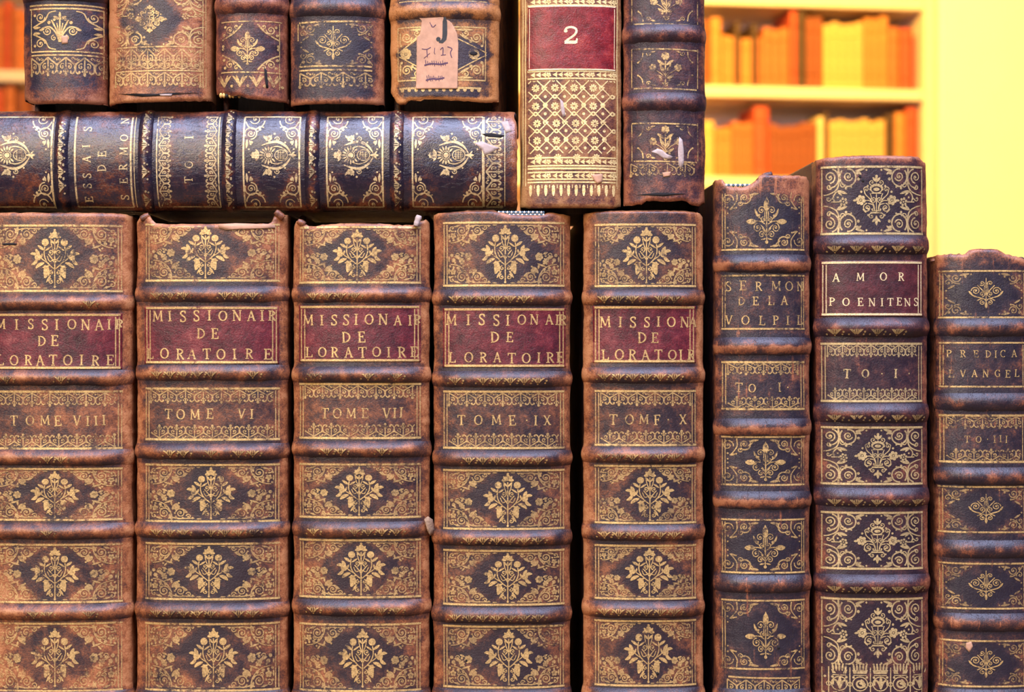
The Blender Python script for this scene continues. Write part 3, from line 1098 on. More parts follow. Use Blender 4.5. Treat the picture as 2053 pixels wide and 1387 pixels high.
def motif_sunburst(g, cx, cy, k=1.0):
    g.ws = 0.78
    g.T = (cx, cy, k, k, 0)
    g.disc(0, -8, 5.5); g.ring(0, -8, 8, 1.6)
    for i in range(16):
        t = 2 * math.pi * i / 16
        if i in (3, 4, 5):
            continue
        g.leaf(9.5 * math.cos(t), -8 + 9.5 * math.sin(t), 19 * math.cos(t), -8 + 19 * math.sin(t), 4.4)
    g.flower(0, -35, 8, 5); g.leaf(0, -28, 0, -45, 5)
    g.leaf(-3, -27, -12, -34, 5); g.leaf(3, -27, 12, -34, 5)
    g.ring(0, 18, 11, 2.2, 13)
    for j in (-6, -2, 2, 6):
        g.line(j, 8 + abs(j) * .4, j, 28 - abs(j) * .4, 1.4)
    for j in (12, 17, 22):
        g.line(-8, j, 8, j, 1.4)
    g.leaf(0, 32, 0, 49, 8)
    g.leaf(-2, 40, -8, 46, 4); g.leaf(2, 40, 8, 46, 4)

    def h(m):
        g.curve([(m * 20, -22), (m * 26, -4), (m * 27, 12), (m * 18, 28), (m * 4, 38)], 7, taper=True, n=5)
        g.curve([(m * 14, -6), (m * 18, 8), (m * 14, 22), (m * 5, 33)], 3, taper=True, n=5)
        g.flower(m * 34, -8, 7, 5); g.leaf(m * 30, -10, m * 41, -20, 6); g.leaf(m * 30, -4, m * 42, -2, 4)
        g.spiral(m * 33, 10, 5.6, -math.pi / 2, 1.2, m, 2.4)
        g.disc(m * 44, 4, 2.4); g.disc(m * 26, 26, 2)
    both(h)
    g.T = None
    g.ws = 1.0


def corner_waves(g, x, y, mx, my):
    g.T = (x, y, mx, my, 0)
    g.ring(6, 20, 19, 2.6, a0=-1.4, a1=1.5, n=14)
    g.spiral(4, 20, 11, -1.2, 1.3, 1, 2.0)
    g.ring(34, 12, 12, 2.6, a0=0, a1=5.2)
    g.spiral(34, 12, 8, 2.0, 1.4, -1, 2.2)
    g.curve([(26, 22), (20, 30), (22, 38)], 2.4)
    g.disc(26, 30, 2.8); g.disc(30, 26, 1.8); g.leaf(46, 5, 64, 4, 5); g.leaf(48, 10, 58, 13, 4); g.disc(52, 14, 3); g.disc(66, 9, 1.8)
    g.T = None


def motif_palmette(g, cx, cy):
    g.T = (cx, cy, 1, 1, 0)
    g.line(0, 26, 0, -30, 3)
    g.leaf(0, -20, 0, -34, 5)

    def h(m):
        g.leaf(m * 1, -20, m * 13, -25, 6)
        g.disc(m * 11, -19, 3)
        g.curve([(m * 1, 24), (m * 6, 4), (m * 17, -18)], 3.2)
        g.curve([(m * 1, 24), (m * 3, 4), (m * 6, -12)], 2.2)
        g.disc(m * 22, -13, 3.4)
        g.curve([(m * 1, 26), (m * 8, 8), (m * 20, -4), (m * 34, -2), (m * 39, 2)], 3)
        g.spiral(m * 25, 4, 8.5, 0 if m > 0 else math.pi, 1.5, m, 2.4)
        g.leaf(m * 32, 0, m * 42, 2, 5)
        g.spiral(m * 12, 18, 6, -math.pi / 2, 1.2, m, 2.2)
    both(h)
    g.T = None


def motif_sprig(g, cx, cy, rndseed=1):
    g.T = (cx, cy, 1, 1, 0)
    g.line(0, 26, 0, -24, 3)
    g.flower(0, -28, 8, 7); g.disc(0, -28, 3.4)
    g.spiral(0, 28, 5, 0, 1.2, 1, 2)

    def h(m):
        g.leaf(m * 2, -10, m * 16, -20, 6)
        g.curve([(0, 10), (m * 7, 2), (m * 10, -10)], 2.6); g.leaf(m * 8, -2, m * 11, -14, 4)
        g.leaf(m * 1, 16, m * 17, 9, 5.4, 0.1 * m)
        g.flower(m * 25, -5, 7.5, 6); g.disc(m * 25, -5, 3)
        g.curve([(0, 16), (m * 10, 6), (m * 20, 0)], 1.8)
        g.disc(m * 6, 0, 2); g.disc(m * 8, 20, 2.6); g.disc(m * 5, 26, 2)
        g.leaf(m * 2, 4, m * 6, -6, 2.6)
    both(h)
    g.T = None


# ------------------------------------------------------------------ leather palettes (dark dye ... bare tan)
C_MISS = ((0.0216, 0.0128, 0.0177), (0.0707, 0.0284, 0.0207), (0.1579, 0.0540, 0.0250), (0.2825, 0.0974, 0.0360), (0.4155, 0.1763, 0.0693))
C_DARK = ((0.0158, 0.0115, 0.0190), (0.0324, 0.0179, 0.0231), (0.0831, 0.0338, 0.0250), (0.2161, 0.0713, 0.0347), (0.3491, 0.1349, 0.0589))
C_PLUM = ((0.0173, 0.0090, 0.0163), (0.0360, 0.0141, 0.0190), (0.0790, 0.0270, 0.0236), (0.1829, 0.0562, 0.0312), (0.3158, 0.1125, 0.0520))
C_BLUE = ((0.0130, 0.0102, 0.0204), (0.0274, 0.0154, 0.0245), (0.0790, 0.0255, 0.0180), (0.1662, 0.0487, 0.0236), (0.2825, 0.1050, 0.0486))
C_TAN = ((0.0252, 0.0160, 0.0238), (0.0831, 0.0375, 0.0207), (0.2493, 0.0974, 0.0312), (0.3823, 0.1500, 0.0430), (0.4820, 0.2099, 0.0693))
C_GILT = ((0.0396, 0.0141, 0.0136), (0.1080, 0.0338, 0.0207), (0.1994, 0.0750, 0.0312), (0.2992, 0.1349, 0.0486), (0.3989, 0.2025, 0.0763))
C_RED = ((0.030, 0.005, 0.010), (0.066, 0.008, 0.014), (0.105, 0.010, 0.017), (0.165, 0.022, 0.026), (0.28, 0.085, 0.06))
C_RED2 = ((0.0848, 0.0041, 0.0073), (0.1442, 0.0069, 0.0109), (0.2035, 0.0096, 0.0134), (0.2883, 0.0275, 0.0213), (0.3562, 0.0894, 0.0426))
C_MAROON = ((0.030, 0.007, 0.011), (0.058, 0.010, 0.014), (0.085, 0.014, 0.018), (0.14, 0.028, 0.026), (0.26, 0.09, 0.06))


def mats(name, c, seed, bias=0.0, axis='V', cracks=0.5, cover=0.5, rough=0.42, spec=0.5, **kw):
    return [leather(name + '_leather', c, seed, bias, axis, cracks, rough, spec), gilt(name + '_gold_leaf', c, seed, bias, axis, cracks, cover, **kw)]


# ================================================================== LOWER ROW
TABLE_Z = Z(1500)


def evenly(word, x0, x1):
    n = len(word)
    return [(c, x0 + (x1 - x0) * i / (n - 1)) for i, c in enumerate(word)]


def red_label(b, x0, x1, y0, y1, lines, h=21, cover_mat=None, seed=5, sides=2, sagx=0):
    lm = leather('red_title_leather', C_RED, seed, 0.12, 'V', 0.35, 0.40)
    gm = gilt('title_gold_leaf', C_RED, seed, 0.12, 'V', 0.3, 0.78)

    def draw(g):
        panel_rules(g, x0 + 3, x1 - 3, y0 + 3, y1 - 3, 4.4, sides, sw=2.4, gap=7)
        g.keep = lambda a, l: x0 <= a <= x1
        for items, y in lines:
            g.text(items, y, h, seed)
    b.patch('title_label', y0, y1, lambda l: x0 + 1.0 * MN.noise(Vector((l * 0.1, b.seed, 0))), lambda l: x1 + 1.0 * MN.noise(Vector((l * 0.1, b.seed, 5))), 0.00022, [lm, gm], draw, wear=0.30, wear_edge=0.25)


MISS_GROUP = 'tall volumes of one leather set with red title labels'


def missionary(idx, a0, a1, gx0, gx1, label, top, panels, bands, lace_y, label_rect, lines, tome, seed, bias, cover, mx, wearfn=None, tail=None, cl=None, ca=None, lean=(0, 0), cracks=0.28):
    m = mats('calf_volume_%d' % idx, C_MISS, seed, bias - 0.035, 'V', cracks, cover)
    b = Book('leather_book', label, MISS_GROUP, a0, a1, 425, 1500, bulge=0.0085, n=2.5, seed=seed, bands=bands, band_h=0.0023, band_w=17,
             top=top, mats=m, depth=0.135, wearfn=wearfn, cover_l=cl or (421, 1499.6), cover_a=ca, lean=lean)
    g = Gilt.on(b)
    for i, (y0, y1) in enumerate(panels):
        panel_missionary(b, g, gx0, gx1, y0, y1, mx[i] if isinstance(mx, (list, tuple)) else mx, top=not (i == 0 and bias > 9))
    lace_panel(g, gx0, gx1, *lace_y, unit=36, hgt=30)
    g.text(tome[0], tome[1], 20, seed)
    if tail:
        panel_rules(g, gx0, gx1, tail, tail + 50, 3, 1)
        lace(g, gx0, gx1, tail + 1, 1, 30, 26)
    b.head_inset = 12 if idx not in (6, 7) else 3
    b.block_y = 0.03 if idx not in (6, 7) else 0.055
    b.build_spine()
    b.finish_spine()
    b.build_bands(gold=band_leaves({8: 0.3, 6: 0.75, 7: 0.6, 9: 0.95, 10: 0.95}[idx], 2, 0.8, unit=27))
    red_label(b, *label_rect, lines, seed=seed)
    b.build_body()
    return b


def ragged(pts, amp, seed, f=0.12):
    return lambda a: lerp_pts(pts, a) + amp * MN.noise(Vector((a * f, seed, 0))) + amp * 0.5 * MN.noise(Vector((a * f * 3.5, seed, 4)))


# VIII
b8 = missionary(8, -50, 265, -20, 241, 'tall brown leather book lettered TOME VIII, at the far left of the lower row',
                ragged([(-60, 425), (235, 426), (256, 430), (270, 440)], 2.5, 8),
                [(452, 583), (940, 1042), (1092, 1207), (1250, 1385)], [606, 757, 917, 1065, 1227, 1402], (785, 899), (-24, 240, 628, 740),
                [([('M', 0), ('I', 33), ('S', 62), ('S', 90), ('I', 114), ('O', 144), ('N', 171), ('A', 197), ('I', 216), ('R', 235)], 650),
                 ([('D', 84), ('E', 110)], 683), ([('L', 0), ('O', 28), ('R', 57), ('A', 81), ('T', 107), ('O', 136), ('I', 163), ('R', 190), ('E', 218)], 722)],
                ([('T', 27), ('O', 60), ('M', 90), ('E', 116), ('V', 154), ('I', 175), ('I', 191), ('I', 206)], 843), 8, 0.13, 0.62, 110,
                wearfn=lambda a, l: 0.16 * sm((l - 900) / 500) + 0.10 * sm((100 - a) / 200) + 0.25 * sm((30 - a) / 30) * sm((l - 1000) / 200), cl=(421.5, 1499.6), ca=(-60, 271.0))
# VI
b6 = missionary(6, 275, 577, 288, 558, 'tall leather book lettered TOME VI with a torn spine top and two curled corners',
                ragged([(268, 440), (274, 432), (298, 431), (305, 446), (340, 449), (540, 447), (548, 429), (572, 428), (578, 440), (590, 450)], 2.2, 6),
                [(449, 562), (932, 1045), (1090, 1201), (1251, 1384)], [589, 747, 905, 1063, 1225, 1402], (779, 881), (287, 556, 614, 729),
                [([('M', 315), ('I', 340), ('S', 367), ('S', 394), ('I', 420), ('O', 447), ('N', 475), ('A', 503), ('I', 524), ('R', 543)], 633),
                 ([('D', 403), ('E', 431)], 669), ([('L', 299), ('O', 329), ('R', 361), ('A', 385), ('T', 415), ('O', 443), ('I', 470), ('R', 499), ('E', 535)], 709)],
                ([('T', 337), ('O', 362), ('M', 391), ('E', 421), ('V', 484), ('I', 504)], 830), 6, 0.04, 0.60, [412, 423, 419, 428],
                wearfn=lambda a, l: 0.28 * sm((560 - l) / 90) * (0.6 + MN.noise(Vector((a * 0.03, l * 0.03, 2)))), cl=(423, 1499.6), ca=(272.4, 583.2))
# VII
b7 = missionary(7, 589, 861, 598, 843, 'tall leather book lettered TOME VII with a pale torn tag at its top right corner',
                ragged([(584, 452), (590, 440), (606, 446), (618, 453), (700, 446), (800, 450), (828, 450), (838, 442), (852, 438), (866, 450)], 2.2, 7),
                [(455, 566), (931, 1037), (1083, 1197), (1252, 1385)], [590, 751, 901, 1062, 1219, 1403], (770, 878), (598, 842, 612, 725),
                [([('M', 617), ('I', 645), ('S', 670), ('S', 694), ('I', 714), ('O', 740), ('N', 768), ('A', 797), ('I', 821), ('R', 836)], 641),
                 ([('D', 694), ('E', 725)], 676), ([('L', 619), ('O', 646), ('R', 671), ('A', 699), ('T', 727), ('O', 755), ('I', 779), ('R', 805), ('E', 829)], 706)],
                ([('T', 651), ('O', 676), ('M', 704), ('E', 732), ('V', 775), ('I', 791), ('I', 804)], 828), 7, 0.05, 0.62, [716, 720, 724, 727],
                wearfn=lambda a, l: 0.22 * sm((1000 - l) / 500) * sm(MN.noise(Vector((a * 0.025, l * 0.02, 7))) + 0.3), cl=(423, 1499.6), ca=(584.2, 867.2))
# IX
b9 = missionary(9, 870, 1143, 888, 1132, 'tall leather book lettered TOME IX with a frayed thread headband at its top',
                ragged([(866, 428), (884, 424), (940, 419), (1000, 419), (1010, 430), (1085, 431), (1100, 424), (1146, 430)], 1.6, 9),
                [(446, 572), (943, 1060), (1104, 1212), (1256, 1378)], [596, 760, 919, 1079, 1234, 1398], (785, 898), (888, 1134, 617, 736),
                [([('M', 905), ('I', 939), ('S', 966), ('S', 995), ('I', 1018), ('O', 1046), ('N', 1071), ('A', 1101), ('I', 1117), ('R', 1128)], 641),
                 ([('D', 992), ('E', 1022)], 676), ([('L', 907), ('O', 940), ('R', 969), ('A', 997), ('T', 1026), ('O', 1055), ('I', 1080), ('R', 1103), ('E', 1123)], 717)],
                ([('T', 925), ('O', 959), ('M', 995), ('E', 1027), ('.', 1056), ('I', 1074), ('X', 1097)], 842), 9, -0.03, 0.66, [1013, 1018, 1018, 1020],
                cl=(421.5, 1499.6), ca=(868.2, 1154.2), cracks=0.34)
# X
b10 = missionary(10, 1170, 1409, 1193, 1397, 'tall leather book lettered TOME X standing right of the one lettered TOME IX',
                 ragged([(1166, 426), (1200, 420), (1380, 419), (1402, 422), (1414, 432)], 2.0, 10),
                 [(450, 573), (934, 1048), (1094, 1200), (1245, 1374)], [596, 752, 912, 1068, 1222, 1396], (784, 892), (1190, 1396, 613, 727),
                 [([('M', 1214), ('I', 1244), ('S', 1269), ('S', 1297), ('I', 1320), ('O', 1346), ('N', 1373), ('A', 1390)], 645),
                  ([('D', 1287), ('E', 1313)], 676), ([('L', 1214), ('O', 1242), ('R', 1268), ('A', 1294), ('T', 1320), ('O', 1348), ('I', 1365), ('R', 1386)], 711)],
                 ([('T', 1230), ('O', 1262), ('M', 1291), ('F', 1318), ('.', 1340), ('X', 1370)], 841), 12, 0.0, 0.66, [1296, 1303, 1302, 1300],
                 wearfn=lambda a, l: 0.30 * sm((1205 - a) / 30) + 0.25 * sm((a - 1392) / 14), cl=(421.5, 1499.6), ca=(1157.2, 1421))


def on_spine(b, name, pts, mat, off=0.0004, n=10, thick=0.0003):
    """a small torn scrap: polygon in px laid on the spine with real thickness"""
    V, F = [], []
    cx = sum(p[0] for p in pts) / len(pts)
    cy = sum(p[1] for p in pts) / len(pts)
    ring = []
    m = len(pts)
    for i in range(m):
        a, c = pts[i], pts[(i + 1) % m]
        for k in range(3):
            f = k / 3
            ring.append((a[0] + (c[0] - a[0]) * f, a[1] + (c[1] - a[1]) * f))
    V.append(b.P(cx, cy, off + 0.0001))
    levels = [0.5, 1.0]
    idx = []
    for lv in levels:
        idx.append([len(V) + i for i in range(len(ring))])
        for (x, y) in ring:
            V.append(b.P(cx + (x - cx) * lv, cy + (y - cy) * lv, off))
    base = [len(V) + i for i in range(len(ring))]
    for (x, y) in ring:
        v = b.P(x, y, off - thick)
        V.append(v)
    R = len(ring)
    for i in range(R):
        j = (i + 1) % R
        F.append([0, idx[0][j], idx[0][i]])
        F.append([idx[0][i], idx[0][j], idx[1][j], idx[1][i]])
        F.append([idx[1][i], idx[1][j], base[j], base[i]])
    o = make_obj(name, V, F, [mat], None, [0.9] * len(V), b.root)
    bm = bmesh.new(); bm.from_mesh(o.data); bmesh.ops.recalc_face_normals(bm, faces=bm.faces)
    # make sure the sheet faces the room
    f0 = bm.faces[0] if not hasattr(bm.faces, 'ensure_lookup_table') else (bm.faces.ensure_lookup_table(), bm.faces[0])[1]
    if f0.normal.y > 0:
        bmesh.ops.reverse_faces(bm, faces=bm.faces)
    bm.to_mesh(o.data); bm.free()
    return o


def headband(b, a0, a1, l, n, cols, r=3.0, y=0.004, rows=1):
    """coils of thread sewn over a cord at the end of the leaves"""
    V, F, M = [], [], []
    for rr in range(rows):
        for i in range(n):
            a = a0 + (a1 - a0) * (i + 0.5) / n
            c = b.world(a, l + rr * 5.0, y)
            rx = (a1 - a0) / n * 0.56 * S
            rz = r * S * 1.25
            base = len(V)
            nu, nv = 6, 8
            for u in range(nu + 1):
                th = math.pi * u / nu
                for v in range(nv):
                    ph = 2 * math.pi * v / nv
                    V.append(c + Vector((rx * math.cos(th), rz * math.sin(th) * math.sin(ph), rz * math.sin(th) * math.cos(ph))))
            for u in range(nu):
                for v in range(nv):
                    q = [base + u * nv + v, base + u * nv + (v + 1) % nv, base + (u + 1) * nv + (v + 1) % nv, base + (u + 1) * nv + v]
                    F.append(q)
                    M.append((i + rr) % len(cols))
    return make_obj('headband', V, F, cols, M, None, b.root)


headband(b9, 998, 1092, 425, 22, [THREADW, THREADB], 2.6, 0.0022, rows=2)
def curl(b, name, p, r, ln, ang, mat, y=0.0045):
    """a curled scrap of torn leather: a short rolled tube with a flared lip"""
    V, F, W = [], [], []
    nu, nv = 10, 12
    dx, dz = math.cos(ang), math.sin(ang)
    c = b.world(p[0], p[1], y)
    for u in range(nu + 1):
        f = u / nu
        cc = c + Vector((dx, 0.15, dz)) * (ln * S * (f - 0.5))
        rr = r * S * (0.75 + 0.35 * math.sin(f * 3.1) + 0.25 * MN.noise(Vector((f * 3, p[0], 1))))
        for v in range(nv + 1):
            ph = 5.2 * v / nv + 0.6 + f
            k = rr * (1 - 0.25 * v / nv)
            V.append(cc + Vector((-dz * math.cos(ph) * k, math.sin(ph) * k, dx * math.cos(ph) * k)))
            W.append(0.6)
    for u in range(nu):
        for v in range(nv):
            F.append([u * (nv + 1) + v, u * (nv + 1) + v + 1, (u + 1) * (nv + 1) + v + 1, (u + 1) * (nv + 1) + v])
    o = make_obj(name, V, F, [mat], None, W, b.root)
    md = o.modifiers.new('thickness', 'SOLIDIFY'); md.thickness = 0.0003
    return o


curl(b6, 'curled_leather', (286, 433), 6, 18, 0.5, b6.mats[0])
curl(b6, 'curled_leather', (558, 429), 7, 20, -0.7, b6.mats[0])
on_spine(b6, 'bare_spine_lining', [(437, 450), (470, 447), (548, 449), (549, 456), (500, 459), (452, 461), (440, 457)], PAPER)
curl(b7, 'curled_leather', (602, 445), 6, 16, -0.5, b7.mats[0])
tagp = curl(b7, 'torn_paper_tag', (836, 442), 5.5, 22, 1.25, PAPERW, 0.002)
tagp['label'] = 'pale torn paper tag'
on_spine(b7, 'torn_scrap', [(845, 1042), (851, 1037), (857, 1044), (858, 1060), (859, 1070), (854, 1076), (849, 1064)], FRAY, 0.0019, thick=0.0004)


curl(b9, 'frayed_leather', (871, 760), 7, 15, 1.4, PAPER, 0.009)
curl(b9, 'frayed_leather', (871, 915), 5, 11, 1.7, PAPER, 0.009)
curl(b10, 'frayed_leather', (1409, 916), 4.5, 9, 0.6, b10.mats[0], 0.009)


def hole(b, x, y, r, ry=None):
    ry = ry or r
    on_spine(b, 'wormhole', [(x + r * math.cos(t), y + ry * math.sin(t)) for t in [i * math.pi / 4 for i in range(8)]], HOLE, 0.00016, thick=0.0001)


hole(b10, 1318, 1350, 3.2)
hole(b9, 935, 1325, 2.6)
hole(b8, 18, 489, 17, 2.4)

# ---------------------------------------------------------------- SERMONS
m = mats('dark_cracked_volume', C_DARK, 31, -0.07, 'V', 1.0, 0.60)
bs = Book('leather_book', 'dark cracked leather book lettered SERMON DE LA with a chipped top, right of TOME X', None, 1434, 1623, 350, 1500, bulge=0.0085, n=2.4, seed=31,
          bands=[528, 694, 857, 1003, 1171, 1400], band_h=0.0020, band_w=19, mats=m, depth=0.13,
          top=ragged([(1428, 368), (1436, 358), (1450, 357), (1456, 366), (1470, 374), (1498, 374), (1514, 362), (1524, 350), (1536, 344), (1546, 350), (1566, 351), (1604, 350), (1622, 352), (1630, 364)], 3.0, 31, 0.16),
          wearfn=lambda a, l: 0.20 * sm((a - 1600) / 20) + 0.35 * sm((404 - l) / 30) + (0.62 * sum(sm((11 - abs(l - b) + 5 * MN.noise(Vector((a * 0.07, b, 1)))) / 5) for b in (534, 701, 865, 1010))),
          cover_l=(357, 1499.6), cover_a=(1422.5, 1632))
g = Gilt.on(bs)
for i, (y0, y1) in enumerate([(382, 500), (876, 972), (1042, 1148), (1204, 1341)]):
    panel_sermon(bs, g, 1449, 1616, y0, y1, [1537, 1535, 1534, 1535][i], top=i != 0, k=0.94)
panel_rules(g, 1449, 1616, 552, 659, 3.6, 2, sw=1.8, gap=5)
g.text([('S', 1462), ('E', 1490), ('R', 1521), ('M', 1556), ('O', 1583), ('N', 1607)], 573, 19, 3, bold=0.9)
g.text([('D', 1487), ('E', 1515), ('L', 1546), ('A', 1573)], 603, 18, 3, bold=0.9)
g.text([('V', 1463), ('O', 1495), ('L', 1528), ('P', 1556), ('I', 1580), ('L', 1606)], 642, 19, 3, bold=0.9)
lace_panel(g, 1449, 1616, 726, 820, unit=35, hgt=26)
g.text([('T', 1482), ('O', 1508), ('.', 1545), ('I', 1563), ('.', 1580)], 777, 18, 3, bold=0.95)
g.line(1462, 1358, 1606, 1360, 3.4)
lace(g, 1460, 1606, 1361, 1, 36, 34)
bs.build_spine(); bs.finish_spine()
bs.build_bands()
bs.build_body()
headband(bs, 1456, 1512, 370, 12, [THREADW, THREADB], 3.0, 0.0035)
curl(bs, 'curled_leather', (1537, 352), 7, 26, 0.35, bs.mats[0], 0.002)
hole(bs, 1561, 1298, 3)

# ---------------------------------------------------------------- AMOR POENITENS
m = mats('plum_volume', C_PLUM, 41, -0.08, 'V', 0.6, 0.74, gold=((0.38, 0.27, 0.11), (0.66, 0.50, 0.24)))
ba = Book('leather_book', 'tall plum brown leather book lettered AMOR POENITENS, the tallest of the lower row', None, 1636, 1857, 311, 1500, bulge=0.0085, n=2.7, seed=41,
          bands=[490, 656, 828, 997, 1171], band_h=0.0024, band_w=20, mats=m, depth=0.13, lean=(0, 4),
          top=ragged([(1630, 328), (1640, 318), (1662, 314), (1740, 310), (1846, 312), (1858, 322)], 1.5, 41),
          wearfn=lambda a, l: 0.30 * sm((334 - l) / 14) + 0.18 * sm((a - 1838) / 16), cover_l=(313, 1499.6), cover_a=(1633.2, 1870))
g = Gilt.on(ba)
for (y0, y1, mx, bt) in ((334, 468, 1757, True), (857, 970, 1760, True), (1028, 1140, 1759, True), (1201, 1336, 1760, False)):
    panel_amor(ba, g, 1650, 1854, y0, y1, mx, bottom=bt)
lace_panel(g, 1650, 1853, 689, 804, unit=28, hgt=27, sides=2)
g.text([('T', 1699), ('O', 1735), ('.', 1768), ('I', 1796), ('.', 1824)], 749, 18, 3, bold=1.15)
# crowns and lilies roll at the foot
for i in range(5):
    cx = 1664 + i * 40.5
    g.keep = lambda a, l: 1651 <= a <= 1853
    for m_ in range(-2, 3):
        g.leaf(cx + 20 + m_ * 5.6, 1346, cx + 20 + m_ * 6.6, 1332, 4.2); g.disc(cx + 20 + m_ * 6.8, 1332, 2.0)
    g.strip([(cx + 20, 1343), (cx + 20, 1351)], [31, 26])
    g.line(cx + 7, 1354, cx + 33, 1354, 1.8)
    g.line(cx, 1338, cx, 1404, 2.4)
    g.ring(cx, 1372, 4.2, 1.8, n=10)
    g.ring(cx + 20, 1371, 15, 2.2, 14)
    if i % 2 == 0:
        g.leaf(cx + 21, 1382, cx + 21, 1356, 7)
        for m_ in (-1, 1):
            g.curve([(cx + 21, 1380), (cx + 21 + m_ * 5, 1368), (cx + 21 + m_ * 12, 1364), (cx + 21 + m_ * 13, 1374)], 4)
    else:
        g.spiral(cx + 20, 1370, 10, 0, 1.2, 1, 4.5)
        g.leaf(cx + 22, 1362, cx + 30, 1378, 8)
    for m_ in (-1, 1):
        g.leaf(cx + m_ * 4, 1394, cx + m_ * 16, 1388, 6); g.disc(cx + m_ * 7, 1358, 2.6)
    g.keep = None
g.line(1650, 1406, 1853, 1406, 4)
panel_rules(g, 1650, 1854, 1336, 1404, 0.1, 1, top=False, bottom=False)
ba.build_spine(); ba.finish_spine()
ba.build_bands(gold=band_leaves(0.95, side=8, w=1.25, x0f=0.06, x1f=0.96, unit=40))
lm = leather('maroon_title_leather', C_MAROON, 44, 0.05, 'V', 0.4, 0.42)
gm = gilt('maroon_title_gold_leaf', C_MAROON, 44, 0.05, 'V', 0.3, 0.85, gold=((0.55, 0.40, 0.18), (0.90, 0.74, 0.42)))


def draw_amor(g):
    panel_rules(g, 1652, 1851, 526, 630, 4.2, 2, sw=2.2, gap=6)
    g.text([('A', 1678), ('M', 1725), ('O', 1771), ('R', 1807)], 555, 16.5, 3, bold=0.98)
    g.text([('P', 1671), ('O', 1697), ('E', 1725), ('N', 1748), ('I', 1768), ('T', 1785), ('E', 1803), ('N', 1820), ('S', 1838)], 605, 16, 3, bold=0.98)


ba.patch('title_label', 522, 634, lambda l: 1649, lambda l: 1854, 0.00022, [lm, gm], draw_amor, wear=0.22, wear_edge=0.2)
ba.build_body()
hole(ba, 1724, 354, 3.2); hole(ba, 1730, 362, 3)

# ---------------------------------------------------------------- PREDICA
m = mats('faded_dark_volume', C_DARK, 52, -0.09, 'V', 0.9, 0.60)
bp = Book('leather_book', 'short dark leather book lettered PREDICA EVANGEL, at the far right of the lower row', None, 1877, 2078, 498, 1500, bulge=0.0085, n=2.5, seed=52,
          bands=[656, 806, 955, 1101, 1248, 1400], band_h=0.0018, band_w=19, mats=m, depth=0.13,
          top=ragged([(1870, 524), (1880, 512), (1905, 508), (1938, 509), (1944, 500), (1975, 498), (2002, 500), (2016, 508), (2040, 514), (2078, 522)], 3, 52, 0.14),
          wearfn=lambda a, l: 0.12 * sm((a - 2020) / 30) + 0.28 * sm((540 - l) / 30), cover_l=(509, 1499.6), cover_a=(1872, 2084))  # tan on the right side stands in for orange light; worn head
g = Gilt.on(bp)
for (y0, y1) in ((543, 636), (976, 1067), (1130, 1220), (1285, 1376)):
    panel_sermon(bp, g, 1889, 2062, y0, y1, 1977, k=0.9, motif=motif_lyre, corner=corner_small)
panel_rules(g, 1890, 2060, 687, 775, 3.4, 2, sw=1.8, gap=5)
g.text([('P', 1907), ('R', 1932), ('E', 1957), ('D', 1981), ('I', 1996), ('C', 2011), ('A', 2034), ('T', 2056)], 709, 15, 3, bold=0.9)
g.text([('E', 1911), ('V', 1932), ('A', 1954), ('N', 1976), ('G', 2000), ('E', 2021), ('L', 2040)], 749, 15, 3, bold=0.9)
lace_panel(g, 1890, 2060, 833, 926, unit=34, hgt=27)
g.text([('T', 1940), ('O', 1962), ('.', 1980), ('I', 1994), ('I', 2006), ('I', 2018)], 880, 14, 3, bold=0.85)
bp.build_spine(); bp.finish_spine()
bp.build_bands()
bp.build_body()
on_spine(bp, 'scuffed_patch', [(1938, 1289), (1948, 1286), (1951, 1296), (1944, 1308), (1937, 1300)], PAPER, 0.00018, thick=0.0001)

# ================================================================== THE BOOK LYING ON THE ROW (its spine runs left to right)
m = mats('lying_volume', C_BLUE, 61, -0.05, 'H', 0.55, 0.66, rough=0.20, spec=0.62, gold=((0.40, 0.28, 0.12), (0.80, 0.62, 0.32)))
bh = Book('leather_book', 'blue-black leather book lying flat on the lower row, lettered ESSAI DE SERMON', None, -422, -222, -330, 1040, orient='H', bulge=0.0105, n=2.15, seed=61,
          bands=[-40, 123, 291, 458, 625, 795], band_h=0.0017, band_w=15, mats=m, depth=0.13,
          bot=lambda a: 1037 + 3 * MN.noise(Vector((a * 0.08, 3, 1))) + (-6 * sm((a + 250) / 20)),
          wearfn=lambda a, l: 0.30 * sm((l - 1012) / 18) + 0.05, cover_l=(-330, 1036))
H = lambda x, y: (-y, x)
g = Gilt.on(bh)
A0, A1 = -412, -232


def hp(x0, x1, mx, corners=True):
    panel_rules(g, A0, A1, x0, x1, 3.4, 0)
    g.line(A0, x0, A0, x1, 2.6); g.line(A1, x0, A1, x1, 2.6)
    motif_sunburst(g, -311, mx, 0.98)
    for sx, aa in ((1, A0 + 1), (-1, A1 - 1)):
        corner_waves(g, aa, x0 + 2, sx, 1)
        corner_waves(g, aa, x1 - 2, sx, -1)
        


hp(488, 600, 546); hp(655, 767, 711); hp(827, 968, 902); hp(-70, 103, 22)
bh.diam.append((-311, 546, 90, 60)); bh.diam.append((-311, 711, 90, 60)); bh.diam.append((-311, 902, 90, 60))
g.line(A0, 150, A1, 150, 3.6); g.line(A0, 262, A1, 262, 3.6); g.line(A0, 150, A0, 262, 2.4)
g.line(-414, 104, A1, 104, 2.4); g.line(A0, 269, A1, 269, 1.6)
g.text([('E', -398), ('S', -372), ('S', -352), ('A', -319), ('I', -293), ('S', -258)], 173, 16, 4, bold=1.0)
g.text([('D', -337), ('E', -309)], 204, 17, 4)
g.text([('S', -394), ('E', -362), ('R', -335), ('M', -303), ('O', -276), ('N', -240)], 247, 16, 4)
lace(g, A0, A1, 316, 1, 30, 28); lace(g, A0, A1, 436, -1, 30, 28)
g.line(A0, 314, A1, 314, 2.6); g.line(A0, 438, A1, 438, 2.6); g.line(A0, 314, A0, 438, 2.4)
